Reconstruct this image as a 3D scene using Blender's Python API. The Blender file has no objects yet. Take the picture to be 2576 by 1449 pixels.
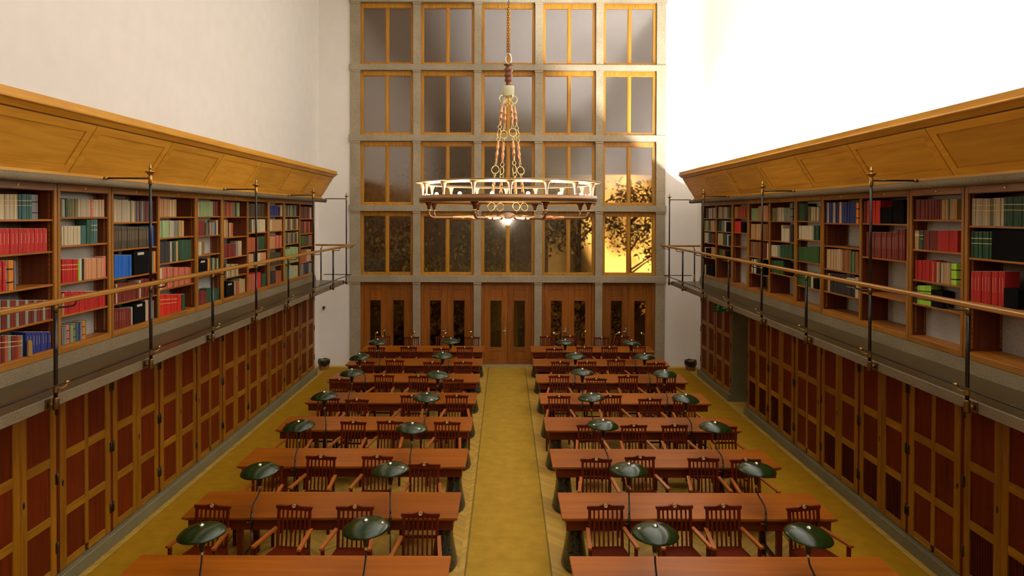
import bpy, bmesh, math, random
import numpy as np
from mathutils import Vector, Matrix, Euler
random.seed(7)
PI = math.pi
C = bpy.context.scene.collection
sc = bpy.context.scene

# ------------------------------------------------------------------ camera model (pixels of the 2576x1449 frame)
F, PITCH, ROLL = 1800.0, 0.0125, 0.003
CAM = np.array([0.0, 0.0, 4.6])
def _axes():
    fw = np.array([0, math.cos(PITCH), -math.sin(PITCH)]); r = np.array([1.0, 0, 0]); u = np.cross(r, fw)
    c, s = math.cos(ROLL), math.sin(ROLL)
    return c*r + s*u, c*u - s*r, fw
RT, UP, FW = _axes()
_d = np.array([0, 1.0, 0])
PX = 1272.0 - F*(_d@RT)/(_d@FW)
PY = 542.0 + F*(_d@UP)/(_d@FW)
def at(x, y, ax, val):
    r = FW + RT*(x-PX)/F - UP*(y-PY)/F
    return CAM + (val-CAM[ax])/r[ax]*r

cam = bpy.data.cameras.new('camera')
cam.sensor_width = 36.0
cam.lens = 36.0*F/2576.0
cam.shift_x = (1288-PX)/2576.0
cam.shift_y = -(724.5-PY)/2576.0
cam.clip_end = 300
co = bpy.data.objects.new('camera', cam); C.objects.link(co)
m = Matrix(((RT[0], UP[0], -FW[0]), (RT[1], UP[1], -FW[1]), (RT[2], UP[2], -FW[2])))
co.matrix_world = Matrix.Translation(CAM) @ m.to_4x4()
sc.camera = co

# ------------------------------------------------------------------ materials
def new_mat(name):
    mt = bpy.data.materials.new(name); mt.use_nodes = True
    nt = mt.node_tree
    return mt, nt, nt.nodes['Principled BSDF']
def N(nt, t, **kw):
    n = nt.nodes.new(t)
    for k, v in kw.items():
        if hasattr(n, k): setattr(n, k, v)
    return n
def plain(name, col, rough=0.5, metal=0.0, spec=0.5, noise=0.0, nscale=8.0, coat=0.0):
    mt, nt, b = new_mat(name)
    b.inputs['Base Color'].default_value = (*col, 1)
    b.inputs['Roughness'].default_value = rough
    b.inputs['Metallic'].default_value = metal
    b.inputs['Specular IOR Level'].default_value = spec
    b.inputs['Coat Weight'].default_value = coat
    if noise > 0:
        tc = N(nt, 'ShaderNodeTexCoord'); ns = N(nt, 'ShaderNodeTexNoise')
        ns.inputs['Scale'].default_value = nscale; ns.inputs['Detail'].default_value = 5
        nt.links.new(tc.outputs['Object'], ns.inputs['Vector'])
        rp = N(nt, 'ShaderNodeValToRGB')
        rp.color_ramp.elements[0].position = 0.3; rp.color_ramp.elements[1].position = 0.7
        rp.color_ramp.elements[0].color = (*[max(0, c*(1-noise)) for c in col], 1)
        rp.color_ramp.elements[1].color = (*[min(1, c*(1+noise)) for c in col], 1)
        nt.links.new(ns.outputs['Fac'], rp.inputs['Fac']); nt.links.new(rp.outputs['Color'], b.inputs['Base Color'])
    return mt
def wood(name, dark, light, axis=2, rough=0.42, scale=5.0, stretch=0.07, spec=0.4, coat=0.0):
    mt, nt, b = new_mat(name)
    tc = N(nt, 'ShaderNodeTexCoord'); oi = N(nt, 'ShaderNodeObjectInfo')
    mp = N(nt, 'ShaderNodeMapping')
    s = [1.0, 1.0, 1.0]; s[axis] = stretch
    mp.inputs['Scale'].default_value = [v*scale for v in s]
    ad = N(nt, 'ShaderNodeVectorMath', operation='ADD')
    ml = N(nt, 'ShaderNodeVectorMath', operation='SCALE'); ml.inputs['Scale'].default_value = 37.0
    cb = N(nt, 'ShaderNodeCombineXYZ')
    for i in range(3): nt.links.new(oi.outputs['Random'], cb.inputs[i])
    nt.links.new(cb.outputs[0], ml.inputs[0]); nt.links.new(tc.outputs['Object'], ad.inputs[0]); nt.links.new(ml.outputs[0], ad.inputs[1])
    nt.links.new(ad.outputs[0], mp.inputs['Vector'])
    ns = N(nt, 'ShaderNodeTexNoise'); ns.inputs['Scale'].default_value = 3.0; ns.inputs['Detail'].default_value = 8; ns.inputs['Distortion'].default_value = 0.6
    nt.links.new(mp.outputs[0], ns.inputs['Vector'])
    rp = N(nt, 'ShaderNodeValToRGB')
    rp.color_ramp.elements[0].position = 0.32; rp.color_ramp.elements[1].position = 0.68
    rp.color_ramp.elements[0].color = (*dark, 1); rp.color_ramp.elements[1].color = (*light, 1)
    nt.links.new(ns.outputs['Fac'], rp.inputs['Fac'])
    hv = N(nt, 'ShaderNodeHueSaturation')
    mr = N(nt, 'ShaderNodeMapRange'); mr.inputs['To Min'].default_value = 0.85; mr.inputs['To Max'].default_value = 1.15
    nt.links.new(oi.outputs['Random'], mr.inputs['Value']); nt.links.new(mr.outputs[0], hv.inputs['Value'])
    nt.links.new(rp.outputs['Color'], hv.inputs['Color']); nt.links.new(hv.outputs[0], b.inputs['Base Color'])
    bp = N(nt, 'ShaderNodeBump'); bp.inputs['Strength'].default_value = 0.08; bp.inputs['Distance'].default_value = 0.01
    nt.links.new(ns.outputs['Fac'], bp.inputs['Height']); nt.links.new(bp.outputs[0], b.inputs['Normal'])
    b.inputs['Roughness'].default_value = rough; b.inputs['Specular IOR Level'].default_value = spec
    b.inputs['Coat Weight'].default_value = coat; b.inputs['Coat Roughness'].default_value = 0.25
    return mt
def granite(name, a, c, rough=0.75, scale=90.0, spec=0.4):
    mt, nt, b = new_mat(name)
    tc = N(nt, 'ShaderNodeTexCoord')
    n1 = N(nt, 'ShaderNodeTexNoise'); n1.inputs['Scale'].default_value = scale; n1.inputs['Detail'].default_value = 3
    n2 = N(nt, 'ShaderNodeTexNoise'); n2.inputs['Scale'].default_value = 1.6; n2.inputs['Detail'].default_value = 4
    nt.links.new(tc.outputs['Object'], n1.inputs['Vector']); nt.links.new(tc.outputs['Object'], n2.inputs['Vector'])
    rp = N(nt, 'ShaderNodeValToRGB'); rp.color_ramp.elements[0].position = 0.35; rp.color_ramp.elements[1].position = 0.65
    rp.color_ramp.elements[0].color = (*a, 1); rp.color_ramp.elements[1].color = (*c, 1)
    nt.links.new(n1.outputs['Fac'], rp.inputs['Fac'])
    mr = N(nt, 'ShaderNodeMapRange'); mr.inputs['To Min'].default_value = 0.65; mr.inputs['To Max'].default_value = 1.35
    nt.links.new(n2.outputs['Fac'], mr.inputs['Value'])
    mx = N(nt, 'ShaderNodeVectorMath', operation='SCALE')
    nt.links.new(rp.outputs['Color'], mx.inputs[0]); nt.links.new(mr.outputs[0], mx.inputs['Scale'])
    nt.links.new(mx.outputs[0], b.inputs['Base Color'])
    bp = N(nt, 'ShaderNodeBump'); bp.inputs['Strength'].default_value = 0.15; bp.inputs['Distance'].default_value = 0.004
    nt.links.new(n1.outputs['Fac'], bp.inputs['Height']); nt.links.new(bp.outputs[0], b.inputs['Normal'])
    b.inputs['Roughness'].default_value = rough; b.inputs['Specular IOR Level'].default_value = spec
    return mt
def emit(name, col, strength):
    mt, nt, b = new_mat(name)
    b.inputs['Base Color'].default_value = (*col, 1)
    b.inputs['Emission Color'].default_value = (*col, 1); b.inputs['Emission Strength'].default_value = strength
    return mt
def glass_mat(name, tint, refl=0.2, rough=0.06, blur=0.035):
    mt, nt, b = new_mat(name)
    nt.nodes.remove(b)
    out = nt.nodes['Material Output']
    tr = N(nt, 'ShaderNodeBsdfRefraction'); tr.inputs['Color'].default_value = (*tint, 1); tr.inputs['Roughness'].default_value = blur; tr.inputs['IOR'].default_value = 1.45
    gl = N(nt, 'ShaderNodeBsdfGlossy'); gl.inputs['Color'].default_value = (1, 0.96, 0.98, 1); gl.inputs['Roughness'].default_value = rough
    mx = N(nt, 'ShaderNodeMixShader'); lw = N(nt, 'ShaderNodeFresnel'); lw.inputs['IOR'].default_value = 1.5
    mr = N(nt, 'ShaderNodeMath', operation='ADD'); mr.inputs[1].default_value = refl; mr.use_clamp = True
    nt.links.new(lw.outputs[0], mr.inputs[0]); nt.links.new(mr.outputs[0], mx.inputs['Fac'])
    nt.links.new(tr.outputs[0], mx.inputs[1]); nt.links.new(gl.outputs[0], mx.inputs[2])
    nt.links.new(mx.outputs[0], out.inputs['Surface'])
    return mt
def parquet_mat():
    mt, nt, b = new_mat('herringbone_parquet')
    tc = N(nt, 'ShaderNodeTexCoord'); sx = N(nt, 'ShaderNodeSeparateXYZ'); nt.links.new(tc.outputs['Object'], sx.inputs[0])
    def math_(op, a, bb=None):
        n = N(nt, 'ShaderNodeMath', operation=op)
        for i, v in enumerate((a, bb)):
            if v is None: continue
            if isinstance(v, (int, float)): n.inputs[i].default_value = v
            else: nt.links.new(v, n.inputs[i])
        return n.outputs[0]
    W = 0.24
    colx = math_('DIVIDE', math_('ADD', sx.outputs['X'], 50.03), W)
    ci = math_('FLOOR', colx); fr = math_('FRACT', colx)
    odd = math_('MODULO', ci, 2.0)
    sg = math_('SUBTRACT', math_('MULTIPLY', odd, 2.0), 1.0)
    t = math_('ADD', sx.outputs['Y'], math_('MULTIPLY', math_('MULTIPLY', sg, fr), W))
    bd = math_('DIVIDE', t, 0.075)
    bi = math_('FLOOR', bd); bf = math_('FRACT', bd)
    cb = N(nt, 'ShaderNodeCombineXYZ'); nt.links.new(ci, cb.inputs[0]); nt.links.new(bi, cb.inputs[1])
    wn = N(nt, 'ShaderNodeTexWhiteNoise'); nt.links.new(cb.outputs[0], wn.inputs['Vector'])
    rp = N(nt, 'ShaderNodeValToRGB')
    rp.color_ramp.elements[0].color = (0.38, 0.22, 0.028, 1); rp.color_ramp.elements[1].color = (0.55, 0.34, 0.055, 1)
    nt.links.new(wn.outputs['Value'], rp.inputs['Fac'])
    e1 = math_('LESS_THAN', bf, 0.05); e2 = math_('LESS_THAN', fr, 0.015)
    ed = math_('MULTIPLY', math_('MAXIMUM', e1, e2), 0.45)
    mx = N(nt, 'ShaderNodeMix', data_type='RGBA'); mx.inputs['B'].default_value = (0.16, 0.08, 0.01, 1)
    nt.links.new(ed, mx.inputs['Factor']); nt.links.new(rp.outputs['Color'], mx.inputs['A'])
    nt.links.new(mx.outputs['Result'], b.inputs['Base Color'])
    b.inputs['Roughness'].default_value = 0.45
    return mt
def carpet_mat(name, col, half=None):
    mt, nt, b = new_mat(name)
    tc = N(nt, 'ShaderNodeTexCoord')
    n1 = N(nt, 'ShaderNodeTexNoise'); n1.inputs['Scale'].default_value = 260; n1.inputs['Detail'].default_value = 2
    n2 = N(nt, 'ShaderNodeTexNoise'); n2.inputs['Scale'].default_value = 5; n2.inputs['Detail'].default_value = 6
    for n in (n1, n2): nt.links.new(tc.outputs['Object'], n.inputs['Vector'])
    ad = N(nt, 'ShaderNodeMath', operation='ADD'); nt.links.new(n1.outputs['Fac'], ad.inputs[0]); nt.links.new(n2.outputs['Fac'], ad.inputs[1])
    mr = N(nt, 'ShaderNodeMapRange'); mr.inputs['From Min'].default_value = 0.6; mr.inputs['From Max'].default_value = 1.4
    mr.inputs['To Min'].default_value = 0.78; mr.inputs['To Max'].default_value = 1.2
    nt.links.new(ad.outputs[0], mr.inputs['Value'])
    sc_ = N(nt, 'ShaderNodeVectorMath', operation='SCALE'); sc_.inputs[0].default_value = col
    nt.links.new(mr.outputs[0], sc_.inputs['Scale']); nt.links.new(sc_.outputs[0], b.inputs['Base Color'])
    b.inputs['Roughness'].default_value = 0.95; b.inputs['Specular IOR Level'].default_value = 0.1
    return mt
def book_mat(name, col, style):
    """style: plain / gilt (two gold bands) / title (short vertical lettering) / strap (two dark straps)"""
    mt, nt, b = new_mat(name)
    oi = N(nt, 'ShaderNodeObjectInfo'); tc = N(nt, 'ShaderNodeTexCoord'); sx = N(nt, 'ShaderNodeSeparateXYZ')
    nt.links.new(tc.outputs['Generated'], sx.inputs[0])
    hv = N(nt, 'ShaderNodeHueSaturation'); hv.inputs['Color'].default_value = (*col, 1)
    mr = N(nt, 'ShaderNodeMapRange'); mr.inputs['To Min'].default_value = 0.78; mr.inputs['To Max'].default_value = 1.15
    nt.links.new(oi.outputs['Random'], mr.inputs['Value']); nt.links.new(mr.outputs[0], hv.inputs['Value'])
    colour = hv.outputs[0]
    def band(lo, hi, src):
        a = N(nt, 'ShaderNodeMath', operation='GREATER_THAN'); a.inputs[1].default_value = lo
        c = N(nt, 'ShaderNodeMath', operation='LESS_THAN'); c.inputs[1].default_value = hi
        m_ = N(nt, 'ShaderNodeMath', operation='MULTIPLY')
        nt.links.new(src, a.inputs[0]); nt.links.new(src, c.inputs[0]); nt.links.new(a.outputs[0], m_.inputs[0]); nt.links.new(c.outputs[0], m_.inputs[1])
        return m_.outputs[0]
    def paint(mask, c2, k=1.0):
        nonlocal colour
        mx = N(nt, 'ShaderNodeMix', data_type='RGBA'); mx.inputs['B'].default_value = (*c2, 1)
        s = N(nt, 'ShaderNodeMath', operation='MULTIPLY'); s.inputs[1].default_value = k
        nt.links.new(mask, s.inputs[0]); nt.links.new(s.outputs[0], mx.inputs['Factor']); nt.links.new(colour, mx.inputs['A'])
        colour = mx.outputs['Result']
    if style == 'gilt':
        for lo, hi in ((0.74, 0.765), (0.55, 0.572)):
            paint(band(lo, hi, sx.outputs['Z']), (0.75, 0.60, 0.28), 0.9)
    elif style == 'title':
        w = N(nt, 'ShaderNodeTexNoise'); w.inputs['Scale'].default_value = 26
        nt.links.new(tc.outputs['Generated'], w.inputs['Vector'])
        g = N(nt, 'ShaderNodeMath', operation='GREATER_THAN'); g.inputs[1].default_value = 0.47; nt.links.new(w.outputs['Fac'], g.inputs[0])
        q = N(nt, 'ShaderNodeMath', operation='MULTIPLY'); nt.links.new(band(0.38, 0.82, sx.outputs['Z']), q.inputs[0]); nt.links.new(band(0.52, 0.68, sx.outputs['Y']), q.inputs[1])
        q2 = N(nt, 'ShaderNodeMath', operation='MULTIPLY'); nt.links.new(q.outputs[0], q2.inputs[0]); nt.links.new(g.outputs[0], q2.inputs[1])
        paint(q2.outputs[0], (0.72, 0.5, 0.3), 0.8)
    elif style == 'label':
        paint(band(0.70, 0.84, sx.outputs['Z']), (0.62, 0.55, 0.38), 0.85)
        paint(band(0.40, 0.43, sx.outputs['Z']), (0.5, 0.42, 0.2), 0.7)
    elif style == 'strap':
        for lo, hi in ((0.68, 0.73), (0.24, 0.29)):
            paint(band(lo, hi, sx.outputs['Z']), (0.012, 0.012, 0.012), 1.0)
    nt.links.new(colour, b.inputs['Base Color'])
    b.inputs['Roughness'].default_value = 0.55; b.inputs['Specular IOR Level'].default_value = 0.3
    return mt

M = {}
M['plaster'] = plain('white_plaster', (0.83, 0.80, 0.745), 0.9, spec=0.15, noise=0.02, nscale=3)
M['ceiling'] = plain('ceiling_plaster', (0.70, 0.68, 0.64), 0.95, spec=0.1)
M['backing'] = granite('grey_render', (0.34, 0.33, 0.31), (0.46, 0.45, 0.42), 0.9, 60, 0.1)
M['granite'] = granite('grey_granite', (0.22, 0.18, 0.115), (0.40, 0.335, 0.23), 0.8)
M['granite_g'] = granite('gallery_granite', (0.115, 0.086, 0.044), (0.21, 0.162, 0.09), 0.8)
M['granite_dark'] = granite('polished_stone', (0.040, 0.026, 0.008), (0.070, 0.048, 0.016), 0.3, 60, 0.5)
M['plinthstone'] = granite('plinth_stone', (0.12, 0.105, 0.052), (0.20, 0.175, 0.09), 0.6)
M['black_stone'] = granite('black_marble', (0.012, 0.012, 0.009), (0.055, 0.052, 0.035), 0.25, 40, 0.5)
M['hood'] = wood('honey_oak_hood', (0.50, 0.225, 0.016), (0.66, 0.33, 0.032), 1, 0.45, 4.0)
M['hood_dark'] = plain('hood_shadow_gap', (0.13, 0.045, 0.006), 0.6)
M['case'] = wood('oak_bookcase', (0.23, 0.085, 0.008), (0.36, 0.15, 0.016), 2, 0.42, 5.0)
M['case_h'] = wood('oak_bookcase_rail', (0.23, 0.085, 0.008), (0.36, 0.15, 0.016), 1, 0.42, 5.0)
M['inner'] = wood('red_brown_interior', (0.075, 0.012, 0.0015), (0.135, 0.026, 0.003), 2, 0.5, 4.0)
M['shelf'] = wood('oak_shelf', (0.24, 0.075, 0.006), (0.36, 0.125, 0.012), 1, 0.4, 5.0)
M['cab'] = wood('oak_cupboard_frame', (0.17, 0.062, 0.002), (0.29, 0.118, 0.004), 2, 0.45, 5.0)
M['cab_h'] = wood('oak_cupboard_rail', (0.20, 0.078, 0.002), (0.32, 0.14, 0.005), 1, 0.45, 5.0)
M['panel'] = wood('walnut_panel', (0.085, 0.010, 0.0005), (0.14, 0.018, 0.0008), 2, 0.55, 6.0, 0.07, 0.12)
M['panel_dark'] = wood('dark_ribbed_panel', (0.04, 0.005, 0.0008), (0.075, 0.010, 0.0012), 2, 0.55, 6.0, 0.07, 0.12)
M['gap'] = plain('dark_joint', (0.055, 0.012, 0.004), 0.7)
M['rail'] = wood('oak_handrail', (0.28, 0.115, 0.010), (0.42, 0.185, 0.020), 1, 0.35, 5.0)
M['table'] = wood('cherry_tabletop', (0.24, 0.060, 0.002), (0.34, 0.095, 0.004), 0, 0.36, 3.0, 0.05, 0.25)
M['apron'] = wood('shaded_red_apron', (0.08, 0.008, 0.001), (0.13, 0.015, 0.002), 0, 0.4, 4.0)  # dark red carries the shade below the tabletop in its colour
M['chair'] = wood('red_brown_chair', (0.075, 0.007, 0.0008), (0.125, 0.014, 0.001), 2, 0.42, 7.0, 0.07, 0.25)
M['arm_lit'] = wood('lit_chair_arm', (0.27, 0.068, 0.006), (0.38, 0.105, 0.012), 1, 0.35, 7.0)  # brighter orange than the chair paints in light falling on the arms
M['doorw'] = wood('brown_oak_door', (0.21, 0.060, 0.005), (0.32, 0.105, 0.010), 2, 0.42, 5.0)
M['winw'] = wood('golden_oak_frame', (0.36, 0.150, 0.008), (0.52, 0.24, 0.018), 2, 0.42, 5.0)
M['iron'] = plain('black_iron', (0.012, 0.010, 0.009), 0.3, 0.0, 0.5)
M['brass'] = plain('aged_brass', (0.42, 0.27, 0.09), 0.32, 1.0)
M['brass_dark'] = plain('dark_bronze', (0.20, 0.12, 0.045), 0.4, 1.0)
M['gold'] = plain('bright_brass', (0.85, 0.66, 0.28), 0.25, 1.0)
M['disc'] = plain('brass_number_disc', (0.80, 0.64, 0.30), 0.35, 0.6)
M['copper'] = plain('copper', (0.72, 0.36, 0.17), 0.3, 1.0)
M['bronze'] = plain('bronze_band', (0.34, 0.20, 0.105), 0.42, 0.85)
M['cone'] = plain('satin_copper_cone', (0.80, 0.52, 0.32), 0.4, 0.5)
M['reflector'] = plain('brass_reflector', (0.92, 0.78, 0.48), 0.5, 0.3)
M['turned'] = wood('turned_walnut', (0.10, 0.03, 0.01), (0.2, 0.06, 0.02), 2, 0.25, 8.0)
M['hubpaint'] = plain('pale_green_paint', (0.55, 0.53, 0.33), 0.5)
M['green'] = plain('green_enamel', (0.012, 0.026, 0.004), 0.17, 0.0, 0.4, coat=0.15)
M['shade_in'] = plain('shade_lining', (0.6, 0.58, 0.5), 0.5)
M['nickel'] = plain('nickel', (0.7, 0.68, 0.62), 0.25, 1.0)
M['white'] = plain('white_paint', (0.8, 0.8, 0.76), 0.5)
M['signgreen'] = plain('exit_green', (0.0, 0.17, 0.06), 0.4)
M['wicker'] = wood('wicker', (0.20, 0.09, 0.02), (0.34, 0.16, 0.04), 0, 0.7, 22.0, 0.2)
M['bag'] = plain('black_plastic_bag', (0.012, 0.010, 0.011), 0.25)
M['boxblack'] = plain('black_card', (0.004, 0.0035, 0.0035), 0.85, spec=0.08)
M['paper'] = plain('paper_pages', (0.55, 0.50, 0.40), 0.85)
M['bookend'] = wood('pale_bookend', (0.3, 0.16, 0.04), (0.4, 0.22, 0.06), 2)
M['glass'] = glass_mat('smoked_window_glass', (0.86, 0.80, 0.70), 0.10, 0.10, 0.05)
M['doorglass'] = glass_mat('dark_door_glass', (0.45, 0.33, 0.2), 0.01, 0.10, 0.05)
M['parquet'] = parquet_mat()
M['carpet'] = carpet_mat('mustard_runner', (0.38, 0.225, 0.026))
M['carpet_edge'] = carpet_mat('runner_edge', (0.20, 0.13, 0.02))
M['carpet2'] = carpet_mat('mustard_side_runner', (0.34, 0.175, 0.006))
M['bulb'] = emit('lit_ring_bulb', (1.0, 0.84, 0.58), 230.0)
M['bulb_c'] = emit('lit_pendant_bulb', (1.0, 0.83, 0.56), 1150.0)
M['tube'] = emit('cove_tube', (1.0, 0.95, 0.90), 60.0)
M['offbulb'] = plain('unlit_bulb', (0.6, 0.6, 0.55), 0.2)
M['bark'] = plain('tree_bark', (0.05, 0.04, 0.03), 0.9)
M['leaf'] = plain('tree_leaves', (0.12, 0.10, 0.015), 0.7)
M['facade'] = plain('ochre_facade', (0.62, 0.45, 0.22), 0.9, noise=0.15, nscale=1.5)
M['ground'] = plain('dark_ground', (0.06, 0.06, 0.05), 0.95)
M['wire'] = plain('grey_wire', (0.3, 0.3, 0.3), 0.6)

# ------------------------------------------------------------------ mesh builder
class MB:
    def __init__(s): s.v = []; s.f = []; s.sm = []; s.mi = []
    def add(s, vs, fs, smooth=False, mi=0):
        o = len(s.v); s.v += [tuple(v) for v in vs]
        s.f += [tuple(i+o for i in f) for f in fs]; s.sm += [smooth]*len(fs); s.mi += [mi]*len(fs)
        return s
    def box(s, a, b, bev=0.0, mi=0):
        lo = [min(a[i], b[i]) for i in range(3)]; hi = [max(a[i], b[i]) for i in range(3)]
        if bev <= 0 or min(hi[i]-lo[i] for i in range(3)) < 2.2*bev:
            vs = [(x, y, z) for x in (lo[0], hi[0]) for y in (lo[1], hi[1]) for z in (lo[2], hi[2])]
            fs = [(0,1,3,2),(4,6,7,5),(0,4,5,1),(2,3,7,6),(0,2,6,4),(1,5,7,3)]
            return s.add(vs, fs, False, mi)
        vs = []; idx = {}
        for ix in (0, 1):
            for iy in (0, 1):
                for iz in (0, 1):
                    c = [(lo, hi)[k][j] for j, k in enumerate((ix, iy, iz))]
                    sg = [1 if k == 0 else -1 for k in (ix, iy, iz)]
                    for ax in range(3):   # vertex lying on the face of axis ax
                        p = [c[j] + (0 if j == ax else sg[j]*bev) for j in range(3)]
                        idx[(ix, iy, iz, ax)] = len(vs); vs.append(p)
        fs = []
        for ax in range(3):
            o1, o2 = [j for j in range(3) if j != ax]
            for k in (0, 1):
                q = []
                for (p1, p2) in ((0,0),(1,0),(1,1),(0,1)):
                    t = [0,0,0]; t[ax] = k; t[o1] = p1; t[o2] = p2; q.append(idx[(*t, ax)])
                fs.append(tuple(q))
        for ax in range(3):      # edges parallel to axis ax
            o1, o2 = [j for j in range(3) if j != ax]
            for p1 in (0, 1):
                for p2 in (0, 1):
                    t0 = [0,0,0]; t0[o1] = p1; t0[o2] = p2; t1 = list(t0); t1[ax] = 1
                    fs.append((idx[(*t0, o1)], idx[(*t1, o1)], idx[(*t1, o2)], idx[(*t0, o2)]))
        for ix in (0, 1):
            for iy in (0, 1):
                for iz in (0, 1):
                    fs.append(tuple(idx[(ix, iy, iz, ax)] for ax in range(3)))
        return s.add(vs, fs, False, mi)
    def hexa(s, p8, mi=0):
        fs = [(0,1,3,2),(4,6,7,5),(0,4,5,1),(2,3,7,6),(0,2,6,4),(1,5,7,3)]
        return s.add(p8, fs, False, mi)
    def bar(s, p, q, w, h, up=(0,0,1), mi=0):
        p, q, up = Vector(p), Vector(q), Vector(up); d = (q-p).normalized()
        sd = d.cross(up)
        if sd.length < 1e-5: sd = d.cross(Vector((1,0,0)))
        sd.normalize(); u = sd.cross(d).normalized()
        vs = [e + sd*(w/2*a) + u*(h/2*b) for e in (p, q) for a in (-1, 1) for b in (-1, 1)]
        return s.hexa([tuple(v) for v in vs], mi)
    def tube(s, pts, r, n=10, closed=False, cap=True, mi=0):
        P = [Vector(p) for p in pts]; k = len(P)
        R = r if isinstance(r, (list, tuple)) else [r]*k
        T = []
        for i in range(k):
            a = P[(i-1) % k] if (closed or i > 0) else P[i]; b = P[(i+1) % k] if (closed or i < k-1) else P[i]
            T.append((b-a).normalized())
        ref = Vector((0,0,1)) if abs(T[0].z) < 0.9 else Vector((1,0,0))
        nrm = T[0].cross(ref).normalized(); rings = []; vs = []
        for i in range(k):
            if i > 0:
                nrm = nrm - T[i]*nrm.dot(T[i]); nrm.normalize()
            bn = T[i].cross(nrm)
            rings.append(len(vs))
            for j in range(n):
                a = 2*PI*j/n; vs.append(P[i] + nrm*(math.cos(a)*R[i]) + bn*(math.sin(a)*R[i]))
        fs = []
        for i in range(k if closed else k-1):
            a, b = rings[i], rings[(i+1) % k]
            for j in range(n):
                fs.append((a+j, a+(j+1) % n, b+(j+1) % n, b+j))
        if cap and not closed:
            fs.append(tuple(range(n-1, -1, -1))); fs.append(tuple(rings[-1]+j for j in range(n)))
        return s.add([tuple(v) for v in vs], fs, True, mi)
    def ring(s, c, R, r, axis_u, axis_v, n=20, m_=8, mi=0):
        c, u, v = Vector(c), Vector(axis_u), Vector(axis_v)
        return s.tube([c + u*(R*math.cos(2*PI*i/n)) + v*(R*math.sin(2*PI*i/n)) for i in range(n)], r, m_, True, mi=mi)
    def lathe(s, prof, n=24, c=(0,0,0), sx=1.0, sy=1.0, mat=None, mi=0, closed=False):
        vs = []; fs = []
        for (r, z) in prof:
            for j in range(n):
                a = 2*PI*j/n; v = Vector((r*sx*math.cos(a), r*sy*math.sin(a), z))
                if mat is not None: v = mat @ v
                vs.append(tuple(v + Vector(c)))
        k = len(prof)
        for i in range(k if closed else k-1):
            i2 = (i+1) % k
            for j in range(n):
                fs.append((i*n+j, i*n+(j+1) % n, i2*n+(j+1) % n, i2*n+j))
        if not closed:
            fs.append(tuple(range(n-1, -1, -1))); fs.append(tuple((k-1)*n+j for j in range(n)))
        return s.add(vs, fs, True, mi)
    def sphere(s, c, r, n=12, k=8, sz=1.0, mi=0):
        prof = [(max(1e-4, r*math.sin(PI*i/k)), -r*sz*math.cos(PI*i/k)) for i in range(k+1)]
        return s.lathe(prof, n, c, mi=mi)
    def prism(s, poly, ax, a, b, mi=0):
        """poly: 2-D points in the other two axes (in axis order); extruded along axis ax from a to b"""
        o = [j for j in range(3) if j != ax]; vs = []
        for t in (a, b):
            for p in poly:
                v = [0,0,0]; v[ax] = t; v[o[0]] = p[0]; v[o[1]] = p[1]; vs.append(v)
        n = len(poly)
        fs = [tuple(range(n-1, -1, -1)), tuple(range(n, 2*n))] + [(i, (i+1) % n, n+(i+1) % n, n+i) for i in range(n)]
        return s.add(vs, fs, False, mi)
    def shift(s, d):
        s.v = [(x+d[0], y+d[1], z+d[2]) for x, y, z in s.v]; return s
    def mesh(s, name):
        me = bpy.data.meshes.new(name); me.from_pydata(s.v, [], s.f)
        me.polygons.foreach_set('use_smooth', s.sm); me.polygons.foreach_set('material_index', s.mi)
        bm = bmesh.new(); bm.from_mesh(me); bmesh.ops.recalc_face_normals(bm, faces=bm.faces); bm.to_mesh(me); bm.free()
        me.update(); return me

LABELS = {}
def tag(o, label=None, cat=None, group=None, kind=None):
    if label:
        o['label'] = label
        LABELS[label] = LABELS.get(label, 0)+1
    if cat: o['category'] = cat
    if group: o['group'] = group
    if kind: o['kind'] = kind
    return o
def thing(name, label, cat, loc=(0,0,0), rz=0.0, group=None, kind=None):
    o = bpy.data.objects.new(name, None); C.objects.link(o)
    o.empty_display_size = 0.1
    o.location = loc; o.rotation_euler = (0, 0, rz)
    return tag(o, label, cat, group, kind)
def part(name, mb, mat, parent=None, loc=None, label=None):
    me = mb if isinstance(mb, bpy.types.Mesh) else mb.mesh(name)
    if not isinstance(mb, bpy.types.Mesh):
        for q in (mat if isinstance(mat, (list, tuple)) else [mat]): me.materials.append(M[q] if isinstance(q, str) else q)
    o = bpy.data.objects.new(name, me); C.objects.link(o)
    if parent: o.parent = parent
    if loc: o.location = loc
    if label: o['label'] = label
    return o
def struct(name, mb, mat, label=None, cat=None, parent=None):
    o = part(name, mb, mat, parent)
    if not parent: tag(o, label, cat, None, 'structure')
    return o
def copy_tree(o, parent=None):
    c = o.copy(); C.objects.link(c); c.parent = parent
    for ch in list(KIDS.get(o.name, [])) or list(o.children): copy_tree(ch, c)
    return c
KIDS = {}
ORD = ['first','second','third','fourth','fifth','sixth','seventh','eighth','ninth','tenth','eleventh','twelfth','thirteenth','fourteenth',
       'fifteenth','sixteenth','seventeenth','eighteenth','nineteenth','twentieth','twenty-first','twenty-second','twenty-third','twenty-fourth',
       'twenty-fifth','twenty-sixth','twenty-seventh','twenty-eighth','twenty-ninth','thirtieth','thirty-first','thirty-second','thirty-third']

XC = 0.065
YB, YE, YR = 21.8, 20.6, -14.0          # back wall, end of galleries, rear wall
ZC = 12.6
SIDES = ((-1, 'left'), (1, 'right'))
def X(sd, u): return XC + sd*u

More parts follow.
